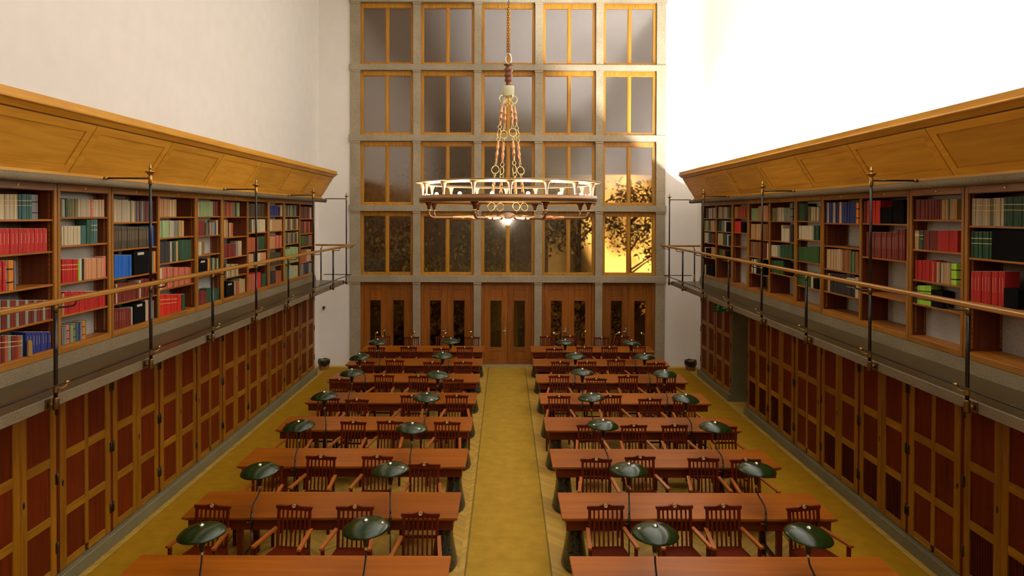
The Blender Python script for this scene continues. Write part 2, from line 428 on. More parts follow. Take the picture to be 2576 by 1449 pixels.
# ------------------------------------------------------------------ the setting
f = MB().box((X(-1, 6.9), YR, -0.3), (X(1, 6.9), YB+0.4, 0.0)); fl = struct('floor', f, 'parquet', 'pale herringbone parquet floor of the reading room', 'floor')
struct('ceiling', MB().box((X(-1, 6.3), YR, ZC), (X(1, 6.3), YB+0.4, ZC+0.3)), 'ceiling', 'plain white plaster ceiling high over the reading room', 'ceiling')
for sd, nm in SIDES:
    w = MB()
    w.box((X(sd, 5.76), YR, 5.09), (X(sd, 6.3), YB+0.4, ZC))                # upper wall
    w.box((X(sd, 5.76), YE-0.03, 0), (X(sd, 6.3), YB+0.4, 5.09))            # pier at the window end
    if sd < 0: w.box((X(sd, 6.0), YR, 0), (X(sd, 6.3), YE-0.03, 5.09))
    else:
        w.box((X(sd, 6.0), YR, 0), (X(sd, 6.3), 16.62, 5.09)); w.box((X(sd, 6.0), 17.66, 0), (X(sd, 6.3), YE-0.03, 5.09))
        w.box((X(sd, 6.0), 16.62, 2.6), (X(sd, 6.3), 17.66, 5.09))
    struct('wall_'+nm, w, 'plaster', 'tall cream plaster wall on the left above the bookcases' if sd < 0 else 'brightly lit white plaster wall on the right above the bookcases', 'wall')
struct('wall_rear', MB().box((X(-1, 6.3), YR-0.3, 0), (X(1, 6.3), YR, ZC)), 'granite', 'stone wall at the camera end of the room', 'wall')
for sd, nm in SIDES:   # added dark panelling for unseen bookcases behind the camera, keeps bounce light down
    struct('trim_1' if sd < 0 else 'trim_2', MB().box((X(sd, 5.56), YR, 0.0), (X(sd, 6.0), 4.70, 5.0)), 'inner', 'added dark panelling standing in for unseen bookcases near the camera, %s side' % nm, 'panelling')
# stone grid of the window wall
PIL = [(-4.728, -4.428), (-2.821, -2.591), (-0.967, -0.742), (0.880, 1.113), (2.728, 2.952), (4.570, 4.848)]
BEAM = [(2.563, 2.768), (4.721, 4.909), (6.85, 7.042), (8.997, 9.171), (11.055, 11.27)]
b = MB()
b.box((X(-1, 5.76), YB, 0), (PIL[0][0], YB+0.4, ZC)); b.box((PIL[5][1], YB, 0), (X(1, 5.76), YB+0.4, ZC))
b.box((PIL[0][0], YB+0.05, 11.27), (PIL[5][1], YB+0.4, ZC))
struct('wall_back', b, 'plaster', 'narrow white plaster strips of wall flanking the window grid', 'wall')
for i, (x0, x1) in enumerate(PIL):
    p = MB(); zs = [0]+[q for bb in BEAM for q in bb]
    p.box((x0, YB-0.05, 0), (x1, YB+0.32, 11.27), 0.006)
    for (z0, z1) in BEAM:
        p.box((x0-0.012, YB-0.072, z0-0.055), (x1+0.012, YB+0.30, z0), 0.004)
    struct('trim_%d' % (3+i), p, 'granite', '%s granite pillar from the left in the window grid' % ORD[i], 'pillar')
for i, (z0, z1) in enumerate(BEAM):
    struct('trim_%d' % (9+i), MB().box((PIL[0][0]-0.03, YB-0.085, z0), (PIL[5][1]+0.03, YB+0.30, z1), 0.006), 'granite', '%s horizontal granite beam up from the floor in the window grid' % ORD[i], 'beam')
struct('trim_14', MB().box((PIL[0][1], YB-0.06, 0), (PIL[5][0], YB+0.32, 0.035), 0.004), 'granite', 'low granite threshold under the glazed doors', 'threshold')

# windows: four rows of five
YW = YB+0.10
n = 0
COLN = ['leftmost', 'second', 'middle', 'fourth', 'rightmost']
for r_ in range(4):
    z0, z1 = BEAM[r_][1], BEAM[r_+1][0]
    for c_ in range(5):
        n += 1
        x0, x1 = PIL[c_][1], PIL[c_+1][0]
        xm = (x0+x1)/2
        w = thing('window_%d' % n, '%s pane pair in the %s row of windows up from the doors' % (COLN[c_], ORD[r_]), 'window', (xm, YW, z0), kind='structure')
        hw, hh = (x1-x0)/2, z1-z0
        fr = MB()
        fw_ = 0.066
        for (a, bb) in (((-hw, -0.02, 0), (-hw+fw_, 0.08, hh)), ((hw-fw_, -0.02, 0), (hw, 0.08, hh)), ((-hw+fw_, -0.02, 0), (hw-fw_, 0.08, 0.07)), ((-hw+fw_, -0.02, hh-0.13), (hw-fw_, 0.08, hh))):
            fr.box(a, bb, 0.006)
        part('window_frame', fr, 'winw', w)
        part('window_mullion', MB().box((-0.036, -0.025, 0.07), (0.036, 0.08, hh-0.13), 0.008), 'winw', w)
        sh = MB()
        for (a, bb) in ((-hw+fw_, -0.036), (0.036, hw-fw_)):
            sh.box((a, 0.0, 0.07), (a+0.022, 0.06, hh-0.13)); sh.box((bb-0.022, 0.0, 0.07), (bb, 0.06, hh-0.13))
            sh.box((a+0.022, 0.0, 0.07), (bb-0.022, 0.06, 0.092)); sh.box((a+0.022, 0.0, hh-0.152), (bb-0.022, 0.06, hh-0.13))
            part('window_pane', MB().box((a+0.022, 0.03, 0.092), (bb-0.022, 0.036, hh-0.152)), 'glass', w)
        part('window_sash', sh, 'winw', w)
# glazed doors
for c_ in range(5):
    x0, x1 = PIL[c_][1], PIL[c_+1][0]; xm = (x0+x1)/2; hw = (x1-x0)/2
    d = thing('door_%d' % (c_+1), '%s double door with narrow glass panels under the windows' % COLN[c_], 'door', (xm, YB+0.08, 0.035), kind='structure')
    H = 2.563-0.035
    fr = MB()
    fr.box((-hw, -0.02, 0), (-hw+0.09, 0.10, H), 0.006); fr.box((hw-0.09, -0.02, 0), (hw, 0.10, H), 0.006); fr.box((-hw+0.09, -0.02, H-0.07), (hw-0.09, 0.10, H), 0.006)
    part('door_frame', fr, 'doorw', d)
    for k, (a, bb) in enumerate(((-hw+0.095, -0.004), (0.004, hw-0.095))):
        wd = bb-a; top = H-0.075
        sw = 0.165
        g0, g1 = a+sw, bb-sw
        lf = MB()
        lf.box((a, 0.01, 0.005), (g0, 0.06, top), 0.004); lf.box((g1, 0.01, 0.005), (bb, 0.06, top), 0.004)
        zz = [(0.005, 0.10), (0.42, 0.50), (1.98, 2.06), (2.30, top)]
        for (q0, q1) in zz: lf.box((g0, 0.01, q0), (g1, 0.06, q1), 0.004)
        for (q0, q1) in ((0.10, 0.42), (2.06, 2.30)): lf.box((g0+0.0, 0.028, q0), (g1, 0.05, q1)); lf.box((g0+0.05, 0.018, q0+0.05), (g1-0.05, 0.03, q1-0.05), 0.006)
        mo = 0.025
        for (e0, e1, q0, q1) in ((g0, g0+mo, 0.5, 1.98), (g1-mo, g1, 0.5, 1.98), (g0+mo, g1-mo, 0.5, 0.525), (g0+mo, g1-mo, 1.955, 1.98)):
            lf.box((e0, 0.0, q0), (e1, 0.03, q1), 0.004)
        lo = part('door_leaf', lf, 'doorw', d)
        part('glass_panel', MB().box((g0+mo, 0.032, 0.525), (g1-mo, 0.038, 1.955)), 'doorglass', lo)
        if k == 0:
            hd = MB().box((bb-0.085, -0.004, 0.86), (bb-0.045, 0.012, 1.12), 0.003)
            hd.tube([(bb-0.065, 0.0, 1.03), (bb-0.065, -0.045, 1.03), (bb-0.075, -0.05, 1.03), (bb-0.19, -0.05, 1.03)], 0.009, 8)
            part('door_handle', hd, 'nickel', lo)

# ------------------------------------------------------------------ carpets
def runner(name, label, x0, x1, y0, y1, mat, edge):
    t = thing(name, label, 'carpet', ((x0+x1)/2, y0, 0), group='mustard carpet runners')
    hw = (x1-x0)/2; L = y1-y0
    part('pile', MB().box((-hw+edge, 0, 0.0), (hw-edge, L-edge, 0.012)), mat, t)
    e = MB(); e.box((-hw, 0, 0), (-hw+edge, L, 0.013)); e.box((hw-edge, 0, 0), (hw, L, 0.013)); e.box((-hw+edge, L-edge, 0), (hw-edge, L, 0.013))
    part('edge_binding', e, 'carpet_edge', t)
runner('carpet_runner', 'mustard carpet runner down the central aisle to the middle door', -0.515, 0.612, -6, 21.55, 'carpet', 0.022)
for sd, nm in SIDES:
    runner('carpet_runner', 'mustard carpet runner beside the %s-hand cupboards' % nm, min(X(sd, 3.95), X(sd, 5.37)), max(X(sd, 3.95), X(sd, 5.37)), -6, 21.5, 'carpet2', 0.012)

# ------------------------------------------------------------------ bookcases, cupboards: positions along the room
CUT = [4.80, 5.99, 7.365, 8.742, 9.937, 11.307, 12.686, 13.845, 15.21, 16.56, 17.725, 19.08, 20.52]
# units: (y0, [mid], y1)
UNITS = [(4.80, None, 5.99) if False else None]
UNITS = [(5.99, 7.365, 8.742), (8.742, None, 9.937), (9.937, 11.307, 12.686), (12.686, None, 13.845), (13.845, 15.21, 16.56), (16.56, None, 17.725), (17.725, 19.08, 20.52)]
BAYS = [(7.365, 8.742), (8.742, 9.937), (9.937, 11.307), (11.307, 12.686), (12.686, 13.845), (13.845, 15.21), (15.21, 16.56), (16.56, 17.725), (17.725, 19.08), (19.08, 20.52)]
UF = 5.54
# shelf edges read off the photograph: bay -> (pixel x, [pixel y of each shelf top], pixel y of the base top)
SH = {
 -1: [(60, [551.8, 636.8, 725.7, 818.4], 897.8), (215, [545.8, 614.2, 704.7, 781.5], 856.6), (330, [558.4, 624.6, 694.5, 755.4], 818.4), (440, [545.2, 596.3, 658.4, 721.7], 786),
      (525, [543.8, 592, 639.8, 690], 761), (592, [544.9, 595.1, 645.3, 693.9], 741.4), (650, [545.4, 584.2, 629.3, 669], 723.7), (697, [543, 580.2, 623.2, 666.8], 712.3),
      (735, [544, 577.8, 612.6, 659.5], 700), (772, [549.8, 587, 618.4, 658], 690)],
 1: [(2500, [568.8, 653.6, 768.6], 891), (2355, [552.5, 631, 711, 774], 853.8), (2225, [562.5, 651, 746.3], 810.6), (2110, [561.4, 620.4, 680.5, 739.7], 786), (2030, [555.7, 602.8, 658.7, 722], 759.6),
     (1965, [556.3, 607, 648, 690.4], 741), (1905, [555.2, 601.8, 647, 688.6], 728.5), (1860, [547.5, 584.8, 620, 652], 712.6), (1821, [549, 582.7, 616.9, 649], 703), (1784, [549, 580.6, 611, 648], 692.5)]}
Z0C, Z1C = 2.875, 4.975
def bay_shelves(sd, bi):
    x, ys, yb = SH[sd][bi]
    return [at(x, y, 0, X(sd, UF+0.02))[2] for y in ys]
ZB = 2.965
for sd, nm in SIDES:
    for ui, (y0, ym, y1) in enumerate(UNITS):
        dbl = ym is not None
        dep = 0.44 if dbl else 0.215
        lab = '%s oak bookcase on the %s gallery, %s from the camera' % ('double-width' if dbl else 'single-width', nm, ORD[ui])
        t = thing('bookcase', lab, 'bookcase', (X(sd, UF), (y0+y1)/2, Z0C), group='gallery bookcases')
        def B(mb, u0, u1, ya, yb, za, zb, bev=0.0):
            mb.box((sd*u0, ya-(y0+y1)/2, za-Z0C), (sd*u1, yb-(y0+y1)/2, zb-Z0C), bev)
        mb = MB(); B(mb, 0, 0.03, y0+0.012, y0+0.062, Z0C, Z1C, 0.004); part('stile', mb, 'case', t)
        mb = MB(); B(mb, 0, 0.03, y1-0.062, y1-0.004, Z0C, Z1C, 0.004); part('stile', mb, 'case', t)
        mb = MB(); B(mb, 0, 0.03, y0+0.062, y1-0.062, 4.885, Z1C, 0.004); part('top_rail', mb, 'case_h', t)
        mb = MB(); B(mb, 0, 0.03, y0+0.062, y1-0.062, Z0C, ZB-0.01, 0.004); part('base_rail', mb, 'case_h', t)
        mb = MB(); B(mb, 0.012, 0.026, y0+0.0, y0+0.014, Z0C, Z1C); B(mb, 0.012, 0.026, y1-0.006, y1, Z0C, Z1C); part('shadow_gap', mb, 'gap', t)
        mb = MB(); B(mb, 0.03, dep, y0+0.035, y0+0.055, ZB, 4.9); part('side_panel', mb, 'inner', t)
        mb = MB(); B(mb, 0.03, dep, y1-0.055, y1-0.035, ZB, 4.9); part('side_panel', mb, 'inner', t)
        for e in (0.06, dep-0.03):    # notched shelf strips on the far side
            mb = MB()
            k = 0
            z = 3.0
            while z < 4.86:
                B(mb, e, e+0.018, y1-0.064, y1-0.055, z, z+0.052); z += 0.06
            part('notched_strip', mb, 'shelf', t)
        mb = MB(); B(mb, 0.01, dep, y0+0.055, y1-0.055, ZB-0.025, ZB); part('bottom_board', mb, 'shelf', t)
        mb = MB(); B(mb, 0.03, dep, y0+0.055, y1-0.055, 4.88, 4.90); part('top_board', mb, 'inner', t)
        mb = MB(); B(mb, dep, dep+0.015, y0+0.035, y1-0.035, Z0C, 4.95); part('back_panel', mb, 'backing', t)
        if dbl:
            mb = MB(); B(mb, 0, 0.03, ym-0.026, ym+0.026, ZB-0.01, 4.885, 0.004); part('middle_stile', mb, 'case', t)
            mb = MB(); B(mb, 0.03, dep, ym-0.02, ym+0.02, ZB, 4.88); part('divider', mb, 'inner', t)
        bays = [(y0, ym), (ym, y1)] if dbl else [(y0, y1)]
        for (a, bb) in bays:
            bi = [i for i, q in enumerate(BAYS) if abs(q[0]-a) < 0.01]
            zs = bay_shelves(sd, bi[0]) if bi else [4.45, 4.07, 3.68, 3.3]
            aa = a + (0.055 if a == y0 else 0.02); cc = bb - (0.055 if bb == y1 else 0.02)
            for z in zs:
                mb = MB(); B(mb, 0.02, dep-0.003, aa, cc, z-0.024, z, 0.003); part('shelf', mb, 'shelf', t)
            dm = MB().lathe([(0.017, -0.004), (0.017, 0.003), (0.013, 0.005)], 14, ((-sd*0.003), (a+bb)/2-(y0+y1)/2-0.02, 4.932-Z0C), mat=Matrix.Rotation(-sd*PI/2, 3, 'Y'))
            part('number_disc', dm, 'disc', t)

# ------------------------------------------------------------------ books
PAL = {  # colour, words
 'cream': ((0.56, 0.47, 0.29), 'cream'), 'beige': ((0.46, 0.38, 0.25), 'beige'), 'tan': ((0.46, 0.27, 0.11), 'tan'), 'salmon': ((0.55, 0.26, 0.12), 'salmon-tan'),
 'red': ((0.42, 0.018, 0.014), 'red'), 'scarlet': ((0.60, 0.025, 0.010), 'scarlet'), 'maroon': ((0.16, 0.020, 0.012), 'maroon'), 'brown': ((0.24, 0.09, 0.03), 'brown'),
 'pink': ((0.55, 0.15, 0.10), 'pink'), 'orange': ((0.68, 0.22, 0.02), 'orange'), 'rust': ((0.38, 0.09, 0.03), 'rust-red'), 'lime': ((0.33, 0.58, 0.04), 'lime green'),
 'lgreen': ((0.27, 0.36, 0.16), 'pale green'), 'dgreen': ((0.020, 0.065, 0.030), 'dark green'), 'green': ((0.035, 0.095, 0.018), 'green'), 'teal': ((0.045, 0.12, 0.105), 'teal'),
 'olive': ((0.17, 0.15, 0.055), 'olive'), 'grey': ((0.21, 0.20, 0.19), 'grey'), 'sage': ((0.22, 0.25, 0.18), 'grey-green'), 'navy': ((0.018, 0.028, 0.15), 'navy blue'),
 'blue': ((0.012, 0.115, 0.48), 'bright blue'), 'char': ((0.030, 0.027, 0.026), 'charcoal'), 'umber': ((0.055, 0.040, 0.020), 'blackish brown'), 'white': ((0.62, 0.60, 0.54), 'white'), 'box': ((0.008, 0.007, 0.007), 'black')}
BM = {}
def bmat(c, st):
    if (c, st) not in BM: BM[(c, st)] = book_mat('book_%s_%s' % (c, st), PAL[c][0], st)
    return BM[(c, st)]
# per bay, per shelf: runs (x0, x1, colour[/colour...], count, top y pixel, style)
L = {}
L[0] = [[(-62,-2,'teal',7,490,'label'),(-2,9,'cream',1,487,'plain'),(9,49,'cream/beige',8,488.6,'gilt'),(49,83,'teal',8,489,'gilt'),(83,100,'grey',2,490,'strap')],
 [(-62,-2,'red',6,577,'title'),(-2,121,'red',12,575,'title')], [(-62,18,'red',9,657,'title'),(18,23,'sage',1,655,'strap'),(23,38,'orange',3,655,'strap'),(38,41,'grey',1,655,'plain')],
 [(-62,133,'maroon/maroon/sage',26,756,'gilt')], [(-62,62,'maroon/maroon/rust/sage',16,845,'gilt'),(66,130,'navy',8,836,'title')]]
L[1] = [[(158,167,'sage/beige',2,500,'plain'),(167,175,'dgreen',2,499,'gilt'),(175,198,'olive',6,500,'gilt'),(198,231,'beige',5,500,'plain'),(231,237,'pink',1,501,'gilt'),(237,256,'cream',4,502,'gilt'),(256,260,'pink',1,502,'gilt'),(260,265,'cream',1,502,'gilt')],
 [(159,206,'cream',10,568,'gilt'),(206,219,'teal',3,567,'gilt'),(221,233,'dgreen',2,551,'plain'),(233,247,'teal',3,551,'gilt')],
 [(159,199,'red',9,652,'gilt'),(199,203,'lime',1,652,'plain'),(203,207,'white',1,650,'plain'),(207,212,'box',1,651,'plain'),(214,262,'salmon',9,649,'plain'),(262,269,'pink',1,644,'plain')],
 [(160,166,'salmon',2,737,'plain'),(166,266,'red',14,733,'plain')],
 [(160,170,'grey/sage',3,822,'strap'),(170,178,'pink',1,819,'strap'),(178,186,'sage/lgreen',2,818,'strap'),(186,194,'olive',1,815,'strap'),(194,209,'teal/navy/grey',3,812,'strap'),(209,216,'orange',1,809,'strap'),(216,221,'olive',1,807,'strap')]]
L[2] = [[(289,296,'cream',2,500,'plain'),(296,325,'beige',9,502,'plain'),(325,344,'cream/olive/beige',5,504,'plain'),(344,375,'navy/rust/dgreen/grey/maroon/char/maroon',7,505,'plain'),(375,387,'char',3,505,'gilt')],
 [(289,375,'umber',18,571,'title'),(381,389,'blue',1,567,'plain')], [(289,333,'blue',8,641,'plain'),(338,373,'box',1,632,'box'),(381,389,'char/sage',2,632,'plain'),(389,395,'orange',1,632,'plain')],
 [(290,293,'maroon',1,715,'plain'),(293,297,'cream',1,714,'plain'),(297,353,'maroon',15,711,'title'),(353,357,'cream',1,705,'strap'),(357,390,'maroon',8,701,'title')],
 [(291,332,'maroon',8,777,'title'),(332,335,'cream',1,772,'strap'),(338,367,'box',1,765,'box'),(367,374,'cream',2,754,'plain'),(382,386,'pink',1,752,'strap'),(386,390,'grey',1,756,'strap')]]
L[3] = [[(404,423,'salmon/tan',4,500,'plain'),(424,446,'tan/cream',5,501,'plain')], [(404,428,'lgreen',4,554.5,'plain'),(429,439,'beige',3,554.5,'plain'),(439,447,'sage/grey',2,554.5,'plain'),(447,453,'olive',1,554.5,'plain'),(453,466,'tan',3,554,'plain')],
 [(404,429,'char',8,608,'gilt'),(430,449,'beige/char/dgreen/tan',4,607,'plain'),(449,482,'dgreen',8,603,'gilt')], [(404,410,'cream',1,674,'plain'),(411,483,'pink/pink/rust',15,672,'plain')],
 [(404,459,'scarlet',10,741,'gilt'),(460,467,'dgreen',1,740,'plain')]]
L[4] = [[(500,505,'cream',1,506.6,'plain'),(505,539,'lgreen',8,506.6,'gilt'),(540,549,'maroon',2,506,'plain')], [(500,516,'maroon',3,554,'plain'),(517,546,'char/olive/umber/tan/grey/sage/navy',7,559,'plain'),(546,551,'tan',1,553,'plain')],
 [(500,516,'beige/cream/olive/brown',4,608,'plain')], [(500,523,'box',1,655,'box'),(523,528,'orange',1,649,'plain'),(528,551,'olive/char/lgreen',6,649,'plain')], [(501,521,'maroon',5,731,'plain'),(521,555,'dgreen',7,725,'plain')]]
L[5] = [[(565.5,588,'brown/maroon/rust',7,508,'plain'),(588,597,'olive/char',2,508,'plain'),(598,604,'lgreen',2,509,'plain')], [(565,574,'tan',3,553,'plain'),(574,578,'char',1,560,'plain'),(578,582,'tan',1,560,'plain'),(582,588,'rust',2,560,'plain')],
 [(565,596,'maroon',6,614,'plain'),(596,600,'grey',1,612,'plain'),(600,610,'beige/tan/cream',3,606,'plain')], [(567,571,'umber',1,664,'plain'),(571,602,'beige/tan/lgreen/olive',10,664,'plain')],
 [(569,590,'box',1,713,'box'),(590,595,'beige',1,707,'plain'),(596,604,'rust',2,706,'plain'),(604,608,'lgreen',1,700,'plain'),(608,619,'tan',2,702,'plain')]]
L[6] = [[(627,667,'umber',10,512,'gilt')], [(627,635,'umber',2,552,'plain'),(635,640,'beige',1,551,'plain'),(645,669,'cream',5,551,'plain')], [(627,650,'rust',6,597,'plain'),(650,667,'dgreen',4,595,'gilt')],
 [(627,640,'salmon/tan',3,638,'plain'),(642,649,'char',1,638,'plain'),(650,657,'cream',1,637,'plain'),(657,670,'salmon',3,635,'plain')], [(627,643,'rust/pink',6,689,'plain'),(645,658,'scarlet',4,685,'plain'),(660,671,'dgreen',2,689,'label')]]
L[7] = [[(680,701,'navy',5,517,'label'),(701,706,'box',1,519,'plain'),(707,713,'cream',2,515,'plain')], [(680,686,'cream',1,552,'plain'),(686,712,'tan',6,551.7,'plain')], [(680,693,'salmon',3,594,'plain'),(693,710,'rust/pink',4,592,'plain')],
 [(681,710,'umber',7,635,'plain')], [(681,695,'char',4,682,'plain'),(696,709,'rust/brown',4,681,'plain'),(711,714,'beige',1,679,'plain')]]
L[8] = [[(719,749,'olive/char/sage/umber/lgreen',9,516,'plain')], [(719,751,'beige/olive/umber/brown',9,550,'plain')], [(719,744,'olive/umber/sage/brown',8,584.5,'plain'),(745,748,'box',1,587,'plain'),(748,752,'lgreen',1,582,'plain')],
 [(720,731,'lgreen',3,626,'plain'),(731,752,'lgreen',5,621,'plain')], [(724,733,'lgreen',3,665,'plain'),(733,751,'beige/lgreen',5,668,'plain')]]
L[9] = [[(759,780,'maroon/umber',5,519,'plain'),(780,784,'cream',1,521,'plain')], [(759,781,'maroon/char/rust',6,556.5,'plain')], [(759,766,'green',1,593,'plain'),(766,778,'umber/char',3,593,'plain'),(778,785,'brown',2,591,'plain')],
 [(759,772,'rust',3,631,'plain'),(773,784,'beige',4,627,'plain')], [(759,764,'grey',1,663,'plain'),(764,778,'char/navy/umber',5,661,'plain'),(778,785,'sage',2,661,'plain')]]
R = {}
R[0] = [[(2439.6,2488,'beige',8,499.5,'gilt'),(2489,2494.5,'olive',1,499,'gilt'),(2494.6,2521,'beige',4,498,'gilt'),(2521,2640,'dgreen',15,496,'gilt')], [(2441,2491,'dgreen',9,583,'gilt'),(2494,2590,'box',1,578,'box')],
 [(2441,2524,'red',10,682,'title'),(2524,2560,'box',1,724,'box')], []]
R[1] = [[(2301,2368,'maroon',17,501.7,'label'),(2368,2383.5,'tan',4,502,'label'),(2383.5,2387.5,'green',1,501,'label'),(2387.5,2405,'tan',4,501,'label')], [(2298.6,2309,'tan',2,580,'label'),(2310,2321,'dgreen',2,580,'gilt'),(2321,2356,'maroon',9,580,'title'),(2356,2406,'red',12,580,'title')],
 [(2295,2344,'red',13,654,'title'),(2344,2347,'tan',1,657,'plain'),(2347,2353,'red',2,656,'title'),(2353,2361,'tan/beige',3,659,'strap'),(2361,2364,'char',1,660,'plain'),(2364,2388.5,'tan/beige',7,661,'strap'),(2389,2402.6,'lime',2,663,'strap')],
 [(2294,2306,'char',1,722,'plain'),(2306,2339,'lime',5,718,'strap'),(2341,2370,'box',1,728,'box')], []]
R[2] = [[(2172,2180,'maroon',2,505,'plain'),(2180,2212,'scarlet',8,504,'title'),(2213,2243,'box',1,522,'box'),(2246,2273,'box',1,503,'box')], [(2178,2189,'maroon',3,583,'title'),(2189,2254,'maroon',15,584,'title'),(2254,2273,'maroon',4,576,'title')], [], []]
R[3] = [[(2076,2080,'navy',1,509,'gilt'),(2080,2084,'beige',1,509.5,'strap'),(2084,2093,'navy',4,509.5,'gilt'),(2093,2100,'beige',2,509.5,'strap'),(2100,2108,'navy',3,509.5,'gilt'),(2108,2115,'orange/cream',2,508,'strap'),(2116,2152,'navy',11,509,'gilt'),(2152,2158,'orange',1,510,'strap')], [],
 [(2078,2116,'tan/beige',11,626,'plain'),(2116,2138,'brown',8,628,'title'),(2138,2149,'green/sage',3,632,'title'),(2149,2158,'brown',3,633,'title')], [(2080,2086,'tan',1,686,'plain'),(2086,2148,'char',14,689,'label'),(2149,2157,'beige',2,697,'strap')], []]
R[4] = [[(2002,2007,'lgreen/sage',2,513,'plain'),(2007,2023.5,'dgreen/green',5,512,'gilt'),(2024,2031,'box',1,512,'plain'),(2032,2039,'olive',2,518,'plain'),(2039.6,2058,'cream/cream/olive',4,520,'plain')], [(2005,2045,'cream',9,567,'plain'),(2045,2057,'dgreen',3,567,'plain')],
 [(2005,2058,'green',13,620,'plain')], [(2005,2037,'green',8,690,'plain'),(2038,2044,'cream',1,694,'strap'),(2045,2058,'box',1,700,'box')], []]
R[5] = [[(1937,1940,'cream',1,523,'plain'),(1940,1955,'olive',4,522.6,'plain'),(1955,1968.7,'beige/cream',4,522,'gilt'),(1969,1985,'sage',4,522,'plain'),(1986,1993,'grey',1,512,'strap')], [(1964,1967,'cream',1,565,'plain'),(1967,1984,'cream',4,574,'plain'),(1986,1993,'char',2,565,'plain')],
 [(1936,1953,'cream',4,616,'plain'),(1953,1960,'sage',2,616,'plain'),(1962,1991,'dgreen',6,614,'plain')], [(1940,1969,'dgreen/green',6,654,'plain'),(1973,1991,'box',1,661,'box')], []]
R[6] = [[(1889,1905.5,'lgreen',3,524,'gilt'),(1905.5,1913,'tan',2,518,'plain'),(1915,1930,'salmon',4,517,'plain')], [(1887,1899,'tan',2,563,'plain'),(1900,1914,'tan',3,563,'gilt'),(1918,1930,'brown',3,564,'gilt')],
 [(1883.5,1893,'brown',3,607,'plain'),(1893,1897,'sage',1,608,'plain'),(1897,1913,'brown',4,608,'plain'),(1919,1924,'maroon',2,610,'plain'),(1927,1930,'cream',1,611,'strap')], [(1889,1901,'cream/char/white',4,652,'strap'),(1902,1920,'box',1,659,'box')], []]
R[7] = [[(1845,1853.6,'tan',2,520,'plain'),(1853.6,1873.7,'rust/red',5,519,'plain')], [(1846,1862,'scarlet',4,556,'plain'),(1864,1873.5,'box',1,559,'box')], [], [], []]
R[8] = [[(1806,1832,'beige/cream/olive',6,520,'plain'),(1832,1836,'dgreen',1,520,'plain')], [(1807,1814,'dgreen',2,554,'plain'),(1814,1818,'grey',1,554,'plain'),(1818,1822,'olive',1,554,'plain'),(1822,1825.5,'white',1,555,'strap'),(1826,1836,'box',1,559,'box')],
 [(1805,1818,'cream/tan',4,586,'plain'),(1818,1827,'dgreen',2,587,'plain'),(1828,1831,'white',1,589,'plain'),(1831,1836,'box',1,592,'plain')], [(1808,1816,'green',1,626,'plain'),(1816,1822,'brown',2,628,'plain'),(1824,1836,'box',1,631,'box')], []]
R[9] = [[(1775,1781,'char',2,523,'plain'),(1781,1791,'cream/beige',3,523,'plain'),(1791,1796,'dgreen/white',2,522,'plain')], [(1771,1783,'olive/lgreen',3,554,'plain'),(1783,1786,'char',1,554,'plain'),(1786,1796,'cream/tan',4,554,'plain')],
 [(1771,1781,'beige/cream',3,584,'plain'),(1781,1788,'dgreen',2,584,'plain'),(1788,1796,'maroon',1,587,'plain')], [(1772,1775,'white',1,621,'plain'),(1775,1787,'box',1,624,'box'),(1788,1796,'tan/orange',3,621,'plain')], [(1772,1775,'cream',1,665,'plain'),(1776,1796,'box',1,664,'box')]]
STW = {'plain': '', 'gilt': ' gold-banded', 'title': ' gold-lettered', 'label': ' spine-labelled', 'strap': ' strapped', 'box': ''}
VOL = []
for sd, nm, DD in ((-1, 'left', L), (1, 'right', R)):
    Xp = X(sd, UF+0.03)
    for bi in range(10):
        ya, yb = BAYS[bi]
        zs = bay_shelves(sd, bi) + [ZB]
        aa = ya+0.058; cc = yb-0.067
        if bi in (0, 2, 5, 8): aa, cc = (ya+0.025 if bi == 0 else ya+0.058), (yb-0.067 if bi == 0 else yb-0.03)
        if bi in (3, 6, 9): aa, cc = ya+0.03, yb-0.067
        dep_ok = 0.19 if bi in (1, 4, 7) else 0.22
        for si, runs in enumerate(DD[bi]):
            if si >= len(zs): continue
            cnt = 0
            for (x0, x1, cols, k, ty, st) in runs:
                cl = cols.split('/')
                for j in range(k):
                    xa, xb = x0+(x1-x0)*j/k, x0+(x1-x0)*(j+1)/k
                    p0, p1 = at(xa, ty, 0, Xp), at(xb, ty, 0, Xp)
                    q0, q1 = sorted((p0[1], p1[1]))
                    q0, q1 = max(q0, aa), min(q1, cc)
                    if q1-q0 < 0.006: continue
                    xr = 60 if False else x0
                    zt = p0[2]
                    zmax = (zs[si-1]-0.026-0.006) if si > 0 else 4.872
                    zt = min(zt, zmax); h = max(0.12, zt-zs[si])
                    if zs[si]+h > zmax: h = zmax-zs[si]
                    cnt += 1
                    px = abs(xb-xa)*h*F/((p0[1]))
                    VOL.append(dict(sd=sd, nm=nm, bay=bi, shelf=si, n=cnt, y0=q0, y1=q1, z=zs[si], h=h*random.uniform(0.97, 1.0) if st == 'plain' else h, col=cl[j % len(cl)], st=st, px=px, dep=dep_ok))
vols = [v for v in VOL if v['st'] != 'box']
vols.sort(key=lambda v: -v['px'])
